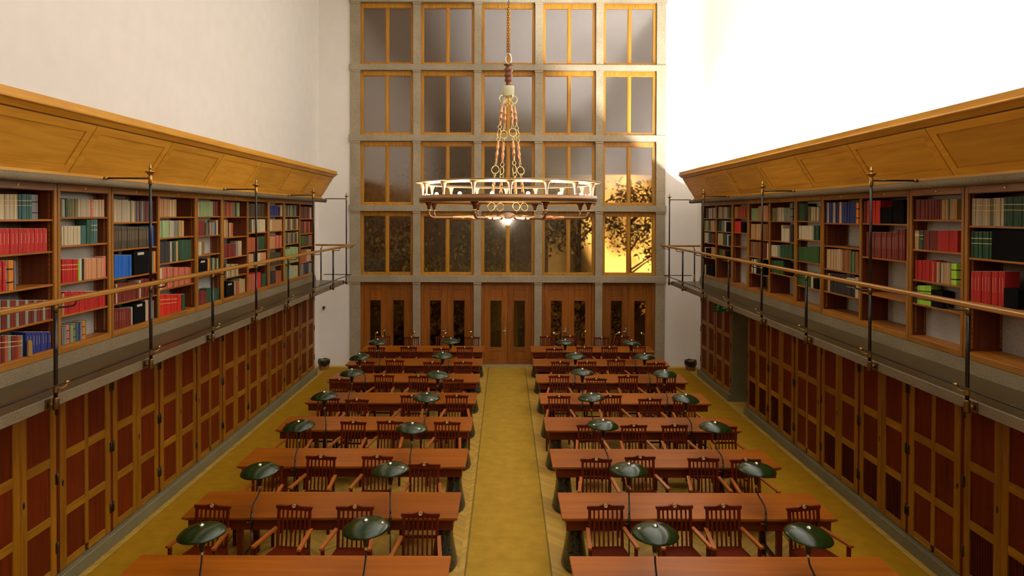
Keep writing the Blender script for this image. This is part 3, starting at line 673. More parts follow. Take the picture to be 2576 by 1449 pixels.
def vol_mesh(mb, v, ox, oy, oz, mi=0, pages=False):
    sd = v['sd']; w = v['y1']-v['y0']; g = min(0.0012, w*0.04); a, b2 = v['y0']+g-oy, v['y1']-g-oy
    u0 = UF+0.032+v['j']; u1 = u0+v['dep']-0.045
    xs = lambda u: X(sd, u)-ox
    z0 = v['z']-oz+0.0005; z1 = z0+v['h']
    if pages:
        mb.box((xs(u0+0.012), a+0.15*w, z0+0.004), (xs(u1-0.004), b2-0.15*w, z1+0.0008), 0, mi); return
    t = w*0.14
    # boards and rounded spine in one shell
    poly = [(u1, a), (u0+0.006, a), (u0+0.0015, a+0.18*w), (u0, a+0.5*w), (u0+0.0015, b2-0.18*w), (u0+0.006, b2), (u1, b2)]
    mb.prism([(xs(u), y) for u, y in poly], 2, z0, z1-0.0015, mi)
for v in vols: v['j'] = random.uniform(0, 0.014)
for v in vols[:300]:
    o_ = (X(v['sd'], UF+0.03), (v['y0']+v['y1'])/2, v['z'])
    mb = MB(); vol_mesh(mb, v, *o_)
    lab = '%s%s book, %s from left on %s shelf down, %s %s-gallery bay from camera' % (PAL[v['col']][1], STW[v['st']], ORD[min(v['n']-1, 32)], ORD[v['shelf']], ORD[v['bay']], v['nm'])
    o = part('book', mb, bmat(v['col'], v['st']), None, o_)
    tag(o, lab, 'book', 'books on the gallery shelves')
    pg = MB(); vol_mesh(pg, v, *o_, pages=True); part('pages', pg, 'paper', o)
st_mb = MB(); mats = []
for v in vols[300:]:
    mt = bmat(v['col'], 'plain')
    if mt not in mats: mats.append(mt)
    vol_mesh(st_mb, v, 0, 0, 0, mats.index(mt))
o = part('far_books', st_mb, mats); tag(o, 'small volumes filling the far shelves of both galleries', 'books', 'books on the gallery shelves', 'stuff')
for v in VOL:
    if v['st'] != 'box': continue
    sd = v['sd']; o_ = (X(sd, UF+0.035), (v['y0']+v['y1'])/2, v['z'])
    hw = (v['y1']-v['y0'])/2
    mb = MB().box((0, -hw, 0.0005), (sd*(v['dep']-0.04), hw, v['h']), 0.003)
    o = part('box_file', mb, 'boxblack', None, o_)
    tag(o, 'black box file, %s from left on %s shelf down, %s %s-gallery bay from camera' % (ORD[v['n']-1], ORD[v['shelf']], ORD[v['bay']], v['nm']), 'box file', 'black box files among the books')
    part('paper_label', MB().box((-sd*0.001, -hw*0.5, v['h']*0.82), (sd*0.001, hw*0.4, v['h']*0.93)), 'paper', o) if v['px'] > 400 and v['sd'] < 0 else None
# wooden bookend holding the navy volumes
q = at(78, 888, 0, X(-1, UF-0.0)); 
o = part('bookend', MB().prism([(-0.035, 0), (0.035, 0), (0.03, 0.17), (-0.03, 0.19)], 0, 0, 0.02), 'bookend', None, (X(-1, UF+0.012)-0.0, q[1]-0.02, ZB+0.001))
tag(o, 'small wooden bookend in front of the navy books, bottom shelf at far left', 'bookend')

# ------------------------------------------------------------------ wooden canopy over the bookcases, stone roll, gallery, railing
SEAMS = [8.68-1.966*k for k in range(11, 0, -1)] + [8.68+1.966*k for k in range(0, 6)] + [YE-0.03]
for sd, nm in SIDES:
    t = thing('wooden_canopy', 'long sloping panelled oak canopy over the %s bookcases' % nm, 'canopy', (X(sd, 5.40), YE, 5.1))
    def P(u, z): return (sd*(u-5.40), z-5.1)
    def ext(poly, a, b): 
        return MB().prism([P(*p) for p in poly], 1, a-YE, b-YE)
    A, B2 = (5.015, 5.694), (5.390, 5.10)
    du, dz = B2[0]-A[0], B2[1]-A[1]; ln = math.hypot(du, dz); du /= ln; dz /= ln
    nu, nz = dz, -du          # towards the room and down
    def S(tt, h): return (A[0]+du*ln*tt+nu*h, A[1]+dz*ln*tt+nz*h)
    part('fascia', ext([(4.92, 5.765), (4.92, 5.85), (4.95, 5.85), (4.95, 5.765)], YR, YE), 'hood', t)
    part('bead', MB().tube([(P(4.915, 5.757)[0], YR-YE, P(0, 5.757)[1]), (P(4.915, 5.757)[0], 0.01, P(0, 5.757)[1])], 0.016, 8), 'hood', t)
    part('cornice_board', ext([(4.925, 5.765), (5.0, 5.765), S(0.02, -0.02), S(0.0, 0.022), (4.93, 5.742)], YR, YE), 'hood', t)
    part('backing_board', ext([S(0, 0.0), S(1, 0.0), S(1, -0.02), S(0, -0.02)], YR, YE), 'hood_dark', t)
    part('trough_floor', ext([S(0.98, -0.001), (5.758, 5.115), (5.758, 5.092), (5.39, 5.09)], YR, YE), 'hood', t)
    part('light_leak_cap', ext([(4.95, 5.84), (4.95, 5.76), S(0, 0.0), S(1, 0), (5.758, 5.095), (5.758, 5.2)], YE-0.03, YE), 'hood', t)  # unseen end cap, added to stop cove light leaking out
    part('ledge', ext([(5.335, 5.055), (5.335, 5.098), (5.42, 5.104), (5.42, 5.055)], YR, YE), 'hood', t)
    for a, b in zip(SEAMS[:-1], SEAMS[1:]):
        a += 0.009; b -= 0.009
        mb = MB()
        def slab(t0, t1, ya, yb, h0, h1): 
            mb.prism([P(*S(t0, h0)), P(*S(t1, h0)), P(*S(t1, h1)), P(*S(t0, h1))], 1, ya-YE, yb-YE)
        slab(0.03, 0.17, a, b, 0.0, 0.02); slab(0.85, 1.0, a, b, 0.0, 0.02)
        slab(0.17, 0.85, a, a+0.13, 0.0, 0.02); slab(0.17, 0.85, b-0.13, b, 0.0, 0.02)
        fr = part('panel_frame', mb, 'hood', t)
        mb = MB(); slab(0.178, 0.842, a+0.136, b-0.136, 0.0, 0.008)
        part('raised_panel', mb, 'hood', fr)
    mo = MB().tube([(X(sd, 5.29), YR, 5.01), (X(sd, 5.29), YE+0.12, 5.01)], 0.052, 16)
    mo.box((X(sd, 5.30), YR, 4.98), (X(sd, 5.76), YE-0.02, 5.055))
    struct('trim_15' if sd < 0 else 'trim_16', mo, 'granite_g', 'rounded granite moulding above the %s bookcases' % nm, 'moulding')
    # gallery floor
    g = thing('gallery_walkway', 'narrow stone gallery walkway in front of the %s bookcases' % nm, 'gallery', (X(sd, 5.1), YE, 2.6))
    gx = lambda u: sd*(u-5.1)
    part('deck', MB().box((gx(4.745), YR-YE, 0.02), (gx(5.60), -0.03, 0.12), 0.004), 'granite_dark', g)
    part('fascia', MB().box((gx(4.735), YR-YE, 0.0), (gx(4.80), -0.02, 0.118), 0.006), 'granite_g', g)
    part('soffit', MB().box((gx(4.80), YR-YE, 0.0), (gx(5.60), -0.03, 0.02)), 'granite', g)
    part('kerb', MB().prism([(gx(5.50), 0.12), (gx(5.60), 0.12), (gx(5.60), 0.272), (gx(5.535), 0.272)], 1, YR-YE, -0.05), 'granite_g', g)
    # railing
    r = thing('gallery_railing', 'black iron railing with oak handrail along the %s gallery' % nm, 'railing', (X(sd, 4.65), YE, 2.72))
    rx = lambda u: sd*(u-4.65)
    hr = MB(); hr.box((rx(4.445), YR-YE, 0.992), (rx(4.535), 0.25, 1.04), 0.01)
    part('handrail', hr, 'rail', r)
    part('end_handrail', MB().box((rx(4.535), -0.04, 0.992), (rx(5.54), 0.04, 1.04), 0.01), 'rail', r)
    part('lower_rail', MB().tube([(rx(4.57), YR-YE, 0.155), (rx(4.57), 0.10, 0.155)], 0.0115, 8), 'iron', r)
    part('lower_rail', MB().tube([(rx(4.50), 0.0, 0.165), (rx(5.30), 0.0, 0.165)], 0.0115, 8), 'iron', r)
    PY_ = [7.28+1.957*k for k in range(-2, 7)] + [YE]
    for i, y in enumerate(PY_):
        yy = y-YE
        tall = i in (1, 3, 5, 7, 9)
        ps = MB().tube([(0, yy, -0.02), (0, yy, 0.92)], 0.0205, 10)
        if tall: ps.tube([(0, yy, 0.92), (0, yy, 2.36)], 0.0175, 10)
        po = part('post', ps, 'iron', r)
        bk = MB().lathe([(0.029, -0.115), (0.032, -0.10), (0.032, 0.0), (0.028, 0.012)], 12, (0, yy, 0))
        bk.tube([(0, yy, -0.06), (rx(4.735), yy, -0.06)], 0.02, 10)
        bk.box((rx(4.722), yy-0.045, -0.118), (rx(4.736), yy+0.045, -0.004), 0.003)
        bk.lathe([(0.026, -0.03), (0.026, 0.03)], 12, (rx(4.70), yy, -0.06), mat=Matrix.Rotation(PI/2, 3, 'Y'))
        part('foot_bracket', bk, 'brass_dark', po)
        hk = MB().lathe([(0.026, 0.06), (0.028, 0.075), (0.028, 0.115), (0.024, 0.13)], 12, (0, yy, 0))
        hk.tube([(rx(4.63), yy, 0.10), (rx(4.60), yy+0.02, 0.10), (rx(4.575), yy+0.05, 0.115), (rx(4.57), yy+0.06, 0.15)], 0.009, 8)
        hk.tube([(rx(4.57), yy+0.035, 0.155), (rx(4.57), yy+0.09, 0.155)], 0.0175, 10)
        part('rail_hook', hk, 'brass', po)
        tb = MB().lathe([(0.0255, 0.885), (0.0275, 0.90), (0.0275, 0.935), (0.021, 0.95)], 12, (0, yy, 0))
        part('collar', tb, 'brass_dark', po)
        ar = MB().tube([(0, yy, 0.925), (rx(4.62), yy+0.02, 0.928), (rx(4.56), yy+0.05, 0.93), (rx(4.515), yy+0.075, 0.938), (rx(4.495), yy+0.085, 0.955), (rx(4.49), yy+0.088, 0.996)], 0.0095, 8)
        part('handrail_arm', ar, 'iron', po)
        if tall:
            cp = MB().lathe([(0.0225, 2.27), (0.0255, 2.275), (0.0255, 2.36), (0.021, 2.375), (0.022, 2.39), (0.034, 2.405), (0.062, 2.425), (0.064, 2.432), (0.03, 2.43), (0.016, 2.435), (0.015, 2.465), (0.022, 2.47), (0.022, 2.48), (0.014, 2.485), (0.013, 2.515), (0.008, 2.52)], 16, (0, yy, 0))
            part('finial', cp, 'brass', po)
            tr = MB().tube([(0, yy, 2.345), (rx(5.23), yy, 2.345)], 0.0125, 8)
            part('tie_rod', tr, 'iron', po)
            part('rod_cap', MB().tube([(rx(5.20), yy, 2.345), (rx(5.25), yy, 2.345)], 0.02, 10), 'brass', po)
    ps = MB().tube([(rx(5.38), 0, 0.0), (rx(5.38), 0, 0.92)], 0.019, 10); po = part('post', ps, 'iron', r)
    part('rail_hook', MB().lathe([(0.026, 0.0), (0.03, 0.01), (0.024, 0.10), (0.028, 0.16), (0.02, 0.19)], 12, (rx(5.38), 0, 0)), 'brass', po)
    part('handrail_arm', MB().tube([(rx(5.38), 0, 0.90), (rx(5.36), -0.01, 0.95), (rx(5.34), 0, 0.995)], 0.01, 8), 'brass_dark', po)
    # plinth
    bb = MB()
    if sd < 0: bb.box((X(sd, 5.475), YR, 0), (X(sd, 5.62), YE, 0.175), 0.008)
    else:
        bb.box((X(sd, 5.475), YR, 0), (X(sd, 5.62), 16.58, 0.175), 0.008); bb.box((X(sd, 5.475), 17.69, 0), (X(sd, 5.62), YE, 0.175), 0.008)
    struct('baseboard_'+nm, bb, 'plinthstone', 'grey stone plinth under the %s cupboards' % nm, 'plinth')

# ------------------------------------------------------------------ cupboards under the galleries
RAILS = [(0.19, 0.285), (0.835, 0.94), (1.54, 1.655), (2.34, 2.47)]
def door_mesh(w, cols, rib, sd):
    mb = MB(); sw = 0.115 if cols == 1 else 0.13
    mb.box((0, 0, RAILS[0][0]), (sd*0.032, sw, RAILS[-1][1]), 0.004); mb.box((0, w-sw, RAILS[0][0]), (sd*0.032, w, RAILS[-1][1]), 0.004)
    if cols == 2: mb.box((0.001*sd, w/2-0.04, RAILS[0][1]), (sd*0.031, w/2+0.04, RAILS[-1][0]), 0.003)
    rl = []
    for (a, b) in RAILS:
        if cols == 1: rl.append(MB().box((0.0015*sd, sw, a), (sd*0.03, w-sw, b), 0.003))
        else:
            rl.append(MB().box((0.0015*sd, sw, a), (sd*0.03, w/2-0.04, b), 0.003)); rl.append(MB().box((0.0015*sd, w/2+0.04, a), (sd*0.03, w-sw, b), 0.003))
    ps = []
    spans = [(sw, w-sw)] if cols == 1 else [(sw, w/2-0.04), (w/2+0.04, w-sw)]
    for (a, b) in spans:
        for k in range(3):
            z0, z1 = RAILS[k][1], RAILS[k+1][0]
            pm = MB().box((sd*0.018, a-0.004, z0-0.004), (sd*0.026, b+0.004, z1+0.004))
            dark = rib and k == 0
            if dark:
                nn = 9
                for q in range(nn):
                    yy = a+(b-a)*(q+0.25)/nn; pm.box((sd*0.010, yy, z0), (sd*0.019, yy+(b-a)/nn*0.5, z1))
            ps.append((pm, 'panel_dark' if dark else 'panel'))
    return mb, rl, ps
for sd, nm in SIDES:
    ci = 0
    for ui, (y0, ym, y1) in enumerate([(4.80, None, 5.99)]+UNITS):
        if ym is None and sd > 0 and abs(y0-16.56) < 0.01: continue      # open doorway there
        cabs = [(y0, y1)] if ym is None else [(y0, ym), (ym, y1)]
        for (a, b) in cabs:
            ci += 1
            lab = '%s oak cupboard under the %s gallery, %s from the camera' % ('wide single-door' if ym is None else 'narrow two-door', nm, ORD[ci-1])
            t = thing('cupboard', lab, 'cupboard', (X(sd, 5.545), a, 0), group='panelled cupboards below the galleries')
            W_ = b-a
            bd = MB().box((sd*0.034, 0.0, 0.18), (sd*0.45, W_, 2.60))
            part('carcass', bd, 'gap', t)
            fr = MB(); fr.box((sd*0.004, 0.0, 0.18), (sd*0.034, 0.028, 2.6), 0.003); fr.box((sd*0.004, W_-0.028, 0.18), (sd*0.034, W_, 2.6), 0.003)
            fr.box((sd*0.004, 0.028, 2.478), (sd*0.034, W_-0.028, 2.6), 0.003)
            part('face_frame', fr, 'panel', t)
            leaves = [(0.034, W_-0.034, 2)] if ym is None else [(0.034, W_/2-0.003, 1), (W_/2+0.003, W_-0.034, 1)]
            for li, (p, q, cols) in enumerate(leaves):
                mb, rl, ps = door_mesh(q-p, cols, sd > 0 and cols == 1 and y0 < 16, sd)
                d = part('cupboard_door', mb, 'cab', t, (0, p, 0))
                for r1 in rl: part('door_rail', r1, 'cab_h', d)
                for pm, mt in ps: part('door_panel', pm, mt, d)
                wd = q-p
                far = (cols == 2) or li == 1
                hy = wd-0.004 if far else 0.004     # hinge edge
                if cols == 2: hy = wd-0.004
                for hz in (0.45, 1.30, 2.15):
                    hg = MB().box((-sd*0.006, hy-0.022, hz), (sd*0.002, hy+0.022, hz+0.13), 0.002)
                    hg.tube([(-sd*0.006, hy+(0.012 if hy > 0.1 else -0.012), hz-0.01), (-sd*0.006, hy+(0.012 if hy > 0.1 else -0.012), hz+0.14)], 0.008, 8)
                    part('hinge', hg, 'iron', d)
                if (cols == 2) or li == 1:
                    ky = 0.055
                    kp = MB().lathe([(0.018, -0.004), (0.018, 0.002), (0.014, 0.004)], 12, (0, ky, 1.27), sx=2.4, mat=Matrix.Rotation(PI/2, 3, 'Y'))
                    part('escutcheon', kp, 'iron', d)
# doorway on the right
dw = MB()
dw.box((X(1, 5.55), 17.665, 0), (X(1, 6.9), 17.735, 2.6)); dw.box((X(1, 6.02), 16.55, 0), (X(1, 6.9), 16.625, 2.6)); dw.box((X(1, 6.8), 16.6, 0), (X(1, 6.9), 17.7, 2.6)); dw.box((X(1, 5.6), 16.6, 2.585), (X(1, 6.9), 17.7, 2.62))
struct('door_6', dw, 'plinthstone', 'open stone-lined doorway between the right cupboards', 'doorway')

# exit sign
s = thing('exit_sign', 'green running-man exit sign hanging below the right gallery', 'sign', (X(1, 5.245), 17.55, 2.25))
part('plate', MB().box((-0.19, -0.012, 0), (0.19, 0.012, 0.20), 0.003), 'signgreen', s)
pk = MB()
def flat(pts): pk.prism(pts, 1, -0.0145, -0.011)
pk.lathe([(0.017, -0.0015), (0.017, 0.0015)], 14, (-0.083, -0.013, 0.163), mat=Matrix.Rotation(PI/2, 3, 'X'))
flat([(-0.125, 0.135), (-0.085, 0.148), (-0.075, 0.140), (-0.095, 0.085), (-0.115, 0.09), (-0.104, 0.125), (-0.125, 0.120)])
flat([(-0.088, 0.14), (-0.055, 0.115), (-0.045, 0.12), (-0.08, 0.148)])
flat([(-0.125, 0.135), (-0.15, 0.11), (-0.142, 0.103), (-0.118, 0.123)])
flat([(-0.095, 0.09), (-0.07, 0.06), (-0.08, 0.02), (-0.095, 0.022), (-0.088, 0.056), (-0.113, 0.085)])
flat([(-0.112, 0.095), (-0.125, 0.06), (-0.168, 0.045), (-0.165, 0.032), (-0.115, 0.05), (-0.1, 0.085)])
flat([(0.005, 0.10), (0.055, 0.10), (0.055, 0.12), (0.095, 0.09), (0.055, 0.06), (0.055, 0.08), (0.005, 0.08)])
flat([(0.115, 0.02), (0.17, 0.02), (0.17, 0.18), (0.115, 0.18)])
part('pictogram', pk, 'white', s)
part('hanger', MB().tube([(-0.14, 0, 0.2), (-0.14, 0, 0.352)], 0.006, 8).tube([(0.14, 0, 0.2), (0.14, 0, 0.352)], 0.006, 8), 'white', s)
# little fitting on the wall, wires on the right canopy
q = at(815, 775, 1, YB)
o = part('wall_hook', MB().prism([(-0.035, 0.05), (0.035, 0.05), (0.012, -0.05), (-0.012, -0.05)], 1, -0.045, 0.0), 'iron', None, (q[0], YB, q[2]))
tag(o, 'small black fitting on the white wall beside the left pillar', 'fitting')
for (px, py, hh, w_) in ((2275, 268, 0.16, 'nearer'), (2136, 309, 0.15, 'farther')):
    q = at(px, py, 0, X(1, 5.0))
    o = part('wire_hook', MB().tube([(0, 0, 5.80-q[2]), (0, 0, -0.02), (-0.0, 0.015, -0.003), (0, 0.07, 0.0)], 0.004, 6), 'wire', None, tuple(q))
    tag(o, 'thin grey wire hook above the right canopy, the %s one' % w_, 'wire')

# waste baskets
def basket(px, py, label):
    q = at(px, py, 2, 0.0)
    t = thing('waste_basket', label, 'waste basket', (q[0], q[1], 0), group='wicker waste baskets')
    part('basket', MB().lathe([(0.0001, 0.005), (0.135, 0.0), (0.14, 0.01), (0.165, 0.27), (0.17, 0.28), (0.165, 0.285), (0.155, 0.27), (0.13, 0.02), (0.0001, 0.02)], 24), 'wicker', t)
    mb = MB(); n_ = 26; rows = [(0.150, 0.24, 0), (0.176, 0.262, 0), (0.182, 0.20, 1), (0.186, 0.165, 1)]
    vs = []; 
    for ri, (r_, z_, wob) in enumerate([(0.155, 0.16, 0), (0.158, 0.285, 0), (0.172, 0.30, 0), (0.180, 0.27, 0), (0.183, 0.20, 1), (0.181, 0.155, 1)]):
        for j in range(n_):
            a = 2*PI*j/n_; k = (0.035*math.sin(2*a+1.2)+0.012*math.sin(7*a)) if wob else 0.01*math.sin(5*a)
            rr = r_*(1+0.02*math.sin(9*a+ri)); vs.append((rr*math.cos(a), rr*math.sin(a), z_+k))
    fs = [(i*n_+j, i*n_+(j+1) % n_, (i+1)*n_+(j+1) % n_, (i+1)*n_+j) for i in range(5) for j in range(n_)]
    mb.add(vs, fs, True); part('bin_liner', mb, 'bag', t)
basket(815, 929, 'wicker waste basket with black liner by the left end wall')
basket(1737, 931, 'wicker waste basket with black liner by the right end wall')

# ------------------------------------------------------------------ reading tables
ROWY = [7.985+1.847*k for k in range(8)]      # far edges
TD, TH = 0.845, 0.78
def make_table(sd):
    me = {}
    hw = 1.742
    top = MB().box((-hw, -TD/2, TH-0.035), (hw, TD/2, TH), 0.006)
    top.box((-hw+0.03, -TD/2+0.03, TH-0.055), (hw-0.03, TD/2-0.03, TH-0.035))
    ap = MB(); a, b, z0, z1 = hw-0.06, TD/2-0.06, TH-0.185, TH-0.055
    ap.box((-a, -b, z0), (a, -b+0.025, z1)); ap.box((-a, b-0.025, z0), (a, b, z1)); ap.box((-a, -b+0.025, z0), (-a+0.025, b-0.025, z1)); ap.box((a-0.025, -b+0.025, z0), (a, b-0.025, z1))
    ped = MB().lathe([(0.17, 0.0), (0.178, 0.02), (0.170, 0.07), (0.150, 0.17), (0.128, 0.30), (0.112, 0.45), (0.105, 0.596)], 28, (-sd*(hw-0.20), 0, 0), 1.0, 1.75)
    lg = []
    for yy in (-0.30, 0.30):
        lg.append(MB().box((sd*(hw-0.70)-0.035, yy-0.035, 0), (sd*(hw-0.70)+0.035, yy+0.035, TH-0.185), 0.005))
    stt = MB().box((sd*(hw-0.70)-0.02, -0.265, 0.12), (sd*(hw-0.70)+0.02, 0.265, 0.18), 0.004)
    return [('tabletop', top, 'table'), ('apron', ap, 'apron'), ('pedestal', ped, 'black_stone'), ('leg', lg[0], 'apron'), ('leg', lg[1], 'apron'), ('stretcher', stt, 'apron')]
TABC = {-1: (-4.083-0.600)/2, 1: (0.724+4.210)/2}
for sd, nm in SIDES:
    shared = [(n_, mb.mesh(n_), mt) for n_, mb, mt in make_table(sd)]
    for n_, me_, mt in shared: me_.materials.append(M[mt])
    for k in range(8):
        t = thing('reading_table', 'long cherry-red reading table in the %s block, %s row from the camera' % (nm, ORD[k]), 'table', (TABC[sd], ROWY[k]-TD/2, 0), group='reading tables in two blocks')
        for n_, me_, mt in shared: part(n_, me_, mt, t)

# ------------------------------------------------------------------ armchairs
def chair_parts(rail):
    P = []
    def post(x):
        return MB().bar((x, -0.012, 0.0), (x, 0.0, 0.45), 0.038, 0.036, (0, 1, 0)).bar((x, 0.0, 0.44), (x, 0.05, 0.925), 0.034, 0.030, (0, 1, 0))
    for s_ in (-1, 1): P.append(('back_post', post(s_*0.203), 'chair'))
    cr = MB(); n_ = 16; pts = []
    for i in range(n_+1):
        x = -0.237+0.474*i/n_; b = 0.024*max(0.0, math.cos(min(1.0, abs(x)/0.075)*PI/2))**0.8; pts.append((x, 0.955+b))
    pts = pts+[(0.237, 0.925), (0.215, 0.905), (-0.215, 0.905), (-0.237, 0.925)]
    cr.prism(pts, 1, 0.034, 0.066); P.append(('crest_rail', cr, 'chair'))
    md = MB().lathe([(0.0255, -0.003), (0.0255, 0.004), (0.021, 0.006), (0.019, 0.003), (0.0001, 0.003)], 18, (0, 0.031, 0.962), mat=Matrix.Rotation(PI/2, 3, 'X'))
    P.append(('medallion', md, 'disc'))
    for i in range(6):
        x = -0.145+0.29*i/5
        P.append(('slat', MB().bar((x, -0.006, 0.47), (x, 0.052, 0.908), 0.021, 0.012, (0, 1, 0)), 'chair'))
    if rail: P.append(('cross_rail', MB().box((-0.22, 0.036, 0.655), (0.22, 0.052, 0.695), 0.003), 'chair'))
    P.append(('seat', MB().hexa([(-0.215, 0.01, 0.435), (-0.215, 0.01, 0.46), (-0.262, -0.455, 0.435), (-0.262, -0.455, 0.46), (0.215, 0.01, 0.435), (0.215, 0.01, 0.46), (0.262, -0.455, 0.435), (0.262, -0.455, 0.46)]), 'chair'))
    sr = MB(); sr.bar((-0.25, -0.435, 0.40), (0.25, -0.435, 0.40), 0.022, 0.065); sr.bar((-0.2, -0.01, 0.40), (0.2, -0.01, 0.40), 0.022, 0.065)
    for s_ in (-1, 1): sr.bar((s_*0.203, -0.02, 0.40), (s_*0.255, -0.43, 0.40), 0.022, 0.065)
    P.append(('seat_rail', sr, 'chair'))
    for s_ in (-1, 1):
        P.append(('leg', MB().bar((s_*0.272, -0.43, 0.0), (s_*0.278, -0.43, 0.65), 0.036, 0.036, (0, 1, 0)), 'chair'))
        arm = MB(); a, b = Vector((s_*0.226, 0.03, 0.682)), Vector((s_*0.287, -0.475, 0.655))
        arm.bar(a, b, 0.046, 0.028); P.append(('arm', arm, 'arm_lit'))
    sx = MB()
    for s_ in (-1, 1): sx.bar((s_*0.205, -0.01, 0.17), (s_*0.272, -0.43, 0.17), 0.018, 0.03)
    sx.bar((-0.24, -0.22, 0.17), (0.24, -0.22, 0.17), 0.018, 0.028)
    P.append(('stretcher', sx, 'chair'))
    out = []
    for n_, mb, mt in P:
        me = mb.mesh(n_); me.materials.append(M[mt]); out.append((n_, me))
    return out
CH = {0: chair_parts(False), 1: chair_parts(True)}
# crest centres in the photograph, left to right, rows counted from the camera: (x, y, rotation in degrees, has cross rail)
CL = [[(535,1271.7,6,0),(741,1272.7,8,0),(893.4,1274.5,1,0),(1058,1291.8,0,1)], [(673,1171,4,0),(808,1148,5,0),(949.3,1148,2,0),(1067.6,1167.8,0,0)], [(752,1066,4,0),(889.3,1061,6,0),(981,1060,4,1),(1125,1062,3,1)],
      [(825.7,1001,5,0),(898,1005,2,0),(1036.4,995,4,0),(1149,995,0,1)], [(854,954,0,1),(966.4,943.8,5,0),(1053,945.7,0,0),(1139,958.7,0,1)], [(919,910,4,0),(993,906,3,0),(1087.7,912,4,0),(1165,910.6,0,1)],
      [(947.4,874,0,0),(1028,873,3,0),(1109.4,878,2,0),(1169.5,873.6,2,1)], [(963,846,-14,1),(1032.7,851,0,0),(1115,847,0,0),(1187,848.8,0,1)]]
CR = [[(1523.4,1272.3,-3,0),(1696.3,1272.3,-4,0),(1818.3,1272.3,-3,0),(2021,1274.7,-13,0)], [(1499.8,1154.8,2,1),(1610,1149,-4,0),(1769,1153,3,1),(1875,1156,-4,0)], [(1484.8,1069,0,1),(1594,1069.7,-3,1),(1697,1069.7,-3,1),(1820,1073,0,1)],
      [(1406.4,996.4,0,1),(1535,995.5,-5,0),(1634.5,1003.4,-2,1),(1721.6,1004,-2,0)], [(1406.4,945.7,2,1),(1499.6,952,4,1),(1580,945.7,-5,0),(1676,944.7,-3,0)], [(1409.7,910,3,0),(1476.8,910,-2,0),(1549.7,905.4,-3,0),(1650.6,913.5,-4,0)],
      [(1394.6,877,4,0),(1470,873,-3,0),(1533,873,0,0),(1604,872.4,-4,0)], [(1377,846.5,0,1),(1434.5,845.5,2,0),(1514.4,850,0,0),(1564,846,0,0)]]
for sd, nm, LST in ((-1, 'left', CL), (1, 'right', CR)):
    for k, row in enumerate(LST):
        for i, (px, py, rot, rail) in enumerate(row):
            q = at(px, py, 2, 0.955)
            fromaisle = (3-i) if sd < 0 else i
            wh = '%s from the aisle, %s block, %s row from the camera' % (ORD[fromaisle], nm, ORD[k])
            if k == 7: wh = '%s from the aisle against the %s glazed doors, last row' % (ORD[fromaisle], nm)
            y = min(q[1], 21.62)
            if k < 7: y = min(y, ROWY[k+1]-TD-0.03+0.0)
            y = max(y, ROWY[k]+0.475)
            rz = math.radians(-rot)
            t = thing('armchair', 'red-brown slatted armchair, %s' % wh, 'chair', (q[0]+0.05*math.sin(rz), y-0.05, 0), rz, 'slatted armchairs at the reading tables')
            for n_, me in CH[rail]: part(n_, me, None, t)

# ------------------------------------------------------------------ green reading lamps: rows 1-7, (shade x, shade y, pole x)
LO = [(508,1335,500),(654,1180,633),(751.5,1069,742.7),(816,994,820.4),(885,936,876.5),(905,896,919.3),(950,859,955.8)]
LI = [(921,1322,913),(982,1177,982),(1036,1074,1031),(1073,997.5,1066.5),(1101,941,1091.3),(1113,893,1111.4),(1133.5,856.5,1128.6)]
RI = [(1648,1336,1655),(1582,1178,1583.5),(1516.5,1066,1531),(1488,998,1493),(1465,935,1464.6),(1447.5,894,1445),(1421.5,859.5,1425.7)]
RO = [(2034,1341,2062),(1903,1177,1927.6),(1799,1072,1819),(1725,1001,1739),(1672,938.5,1678),(1621.5,895.5,1634),(1588,861.5,1597.7)]
shade_prof = [(0.246, 0.0), (0.247, 0.004), (0.232, 0.024), (0.19, 0.055), (0.13, 0.078), (0.07, 0.088), (0.022, 0.091), (0.0001, 0.091)]
sh_me = MB().lathe(shade_prof + [(0.0001, 0.088), (0.07, 0.085), (0.13, 0.074), (0.19, 0.05), (0.23, 0.018), (0.244, 0.0)], 40).mesh('lamp_shade'); sh_me.materials.append(M['green'])
li_me = MB().lathe([(0.235, 0.004), (0.19, 0.038), (0.12, 0.064), (0.03, 0.076), (0.0001, 0.076)], 32).mesh('shade_lining'); li_me.materials.append(M['shade_in'])
fi_me = MB().lathe([(0.030, 0.089), (0.030, 0.098), (0.022, 0.100), (0.022, 0.108), (0.0001, 0.109)], 16).mesh('shade_finial'); fi_me.materials.append(M['nickel'])
fu_me = MB().lathe([(0.020, -0.185), (0.026, -0.18), (0.030, -0.14), (0.036, -0.10), (0.052, -0.06), (0.076, -0.03), (0.080, -0.022), (0.074, -0.022), (0.05, -0.055), (0.0001, -0.06)], 24).mesh('lamp_holder'); fu_me.materials.append(M['iron'])
nk_me = MB().lathe([(0.0145, -0.225), (0.021, -0.215), (0.021, -0.19), (0.015, -0.183)], 14).mesh('lamp_neck'); nk_me.materials.append(M['nickel'])
bu_me = MB().sphere((0, 0, -0.01), 0.042, 14, 8).mesh('bulb'); bu_me.materials.append(M['offbulb'])
kn_me = MB().sphere((0.041, -0.02, -0.105), 0.009, 8, 6).mesh('switch_knob'); kn_me.materials.append(M['nickel'])
spoke = MB()
for a in (0.3, 0.3+2*PI/3, 0.3+4*PI/3): spoke.tube([(0.07*math.cos(a), 0.07*math.sin(a), -0.026), (0.085*math.cos(a), 0.085*math.sin(a), 0.068)], 0.003, 6)
sp_me = spoke.mesh('shade_stay'); sp_me.materials.append(M['iron'])
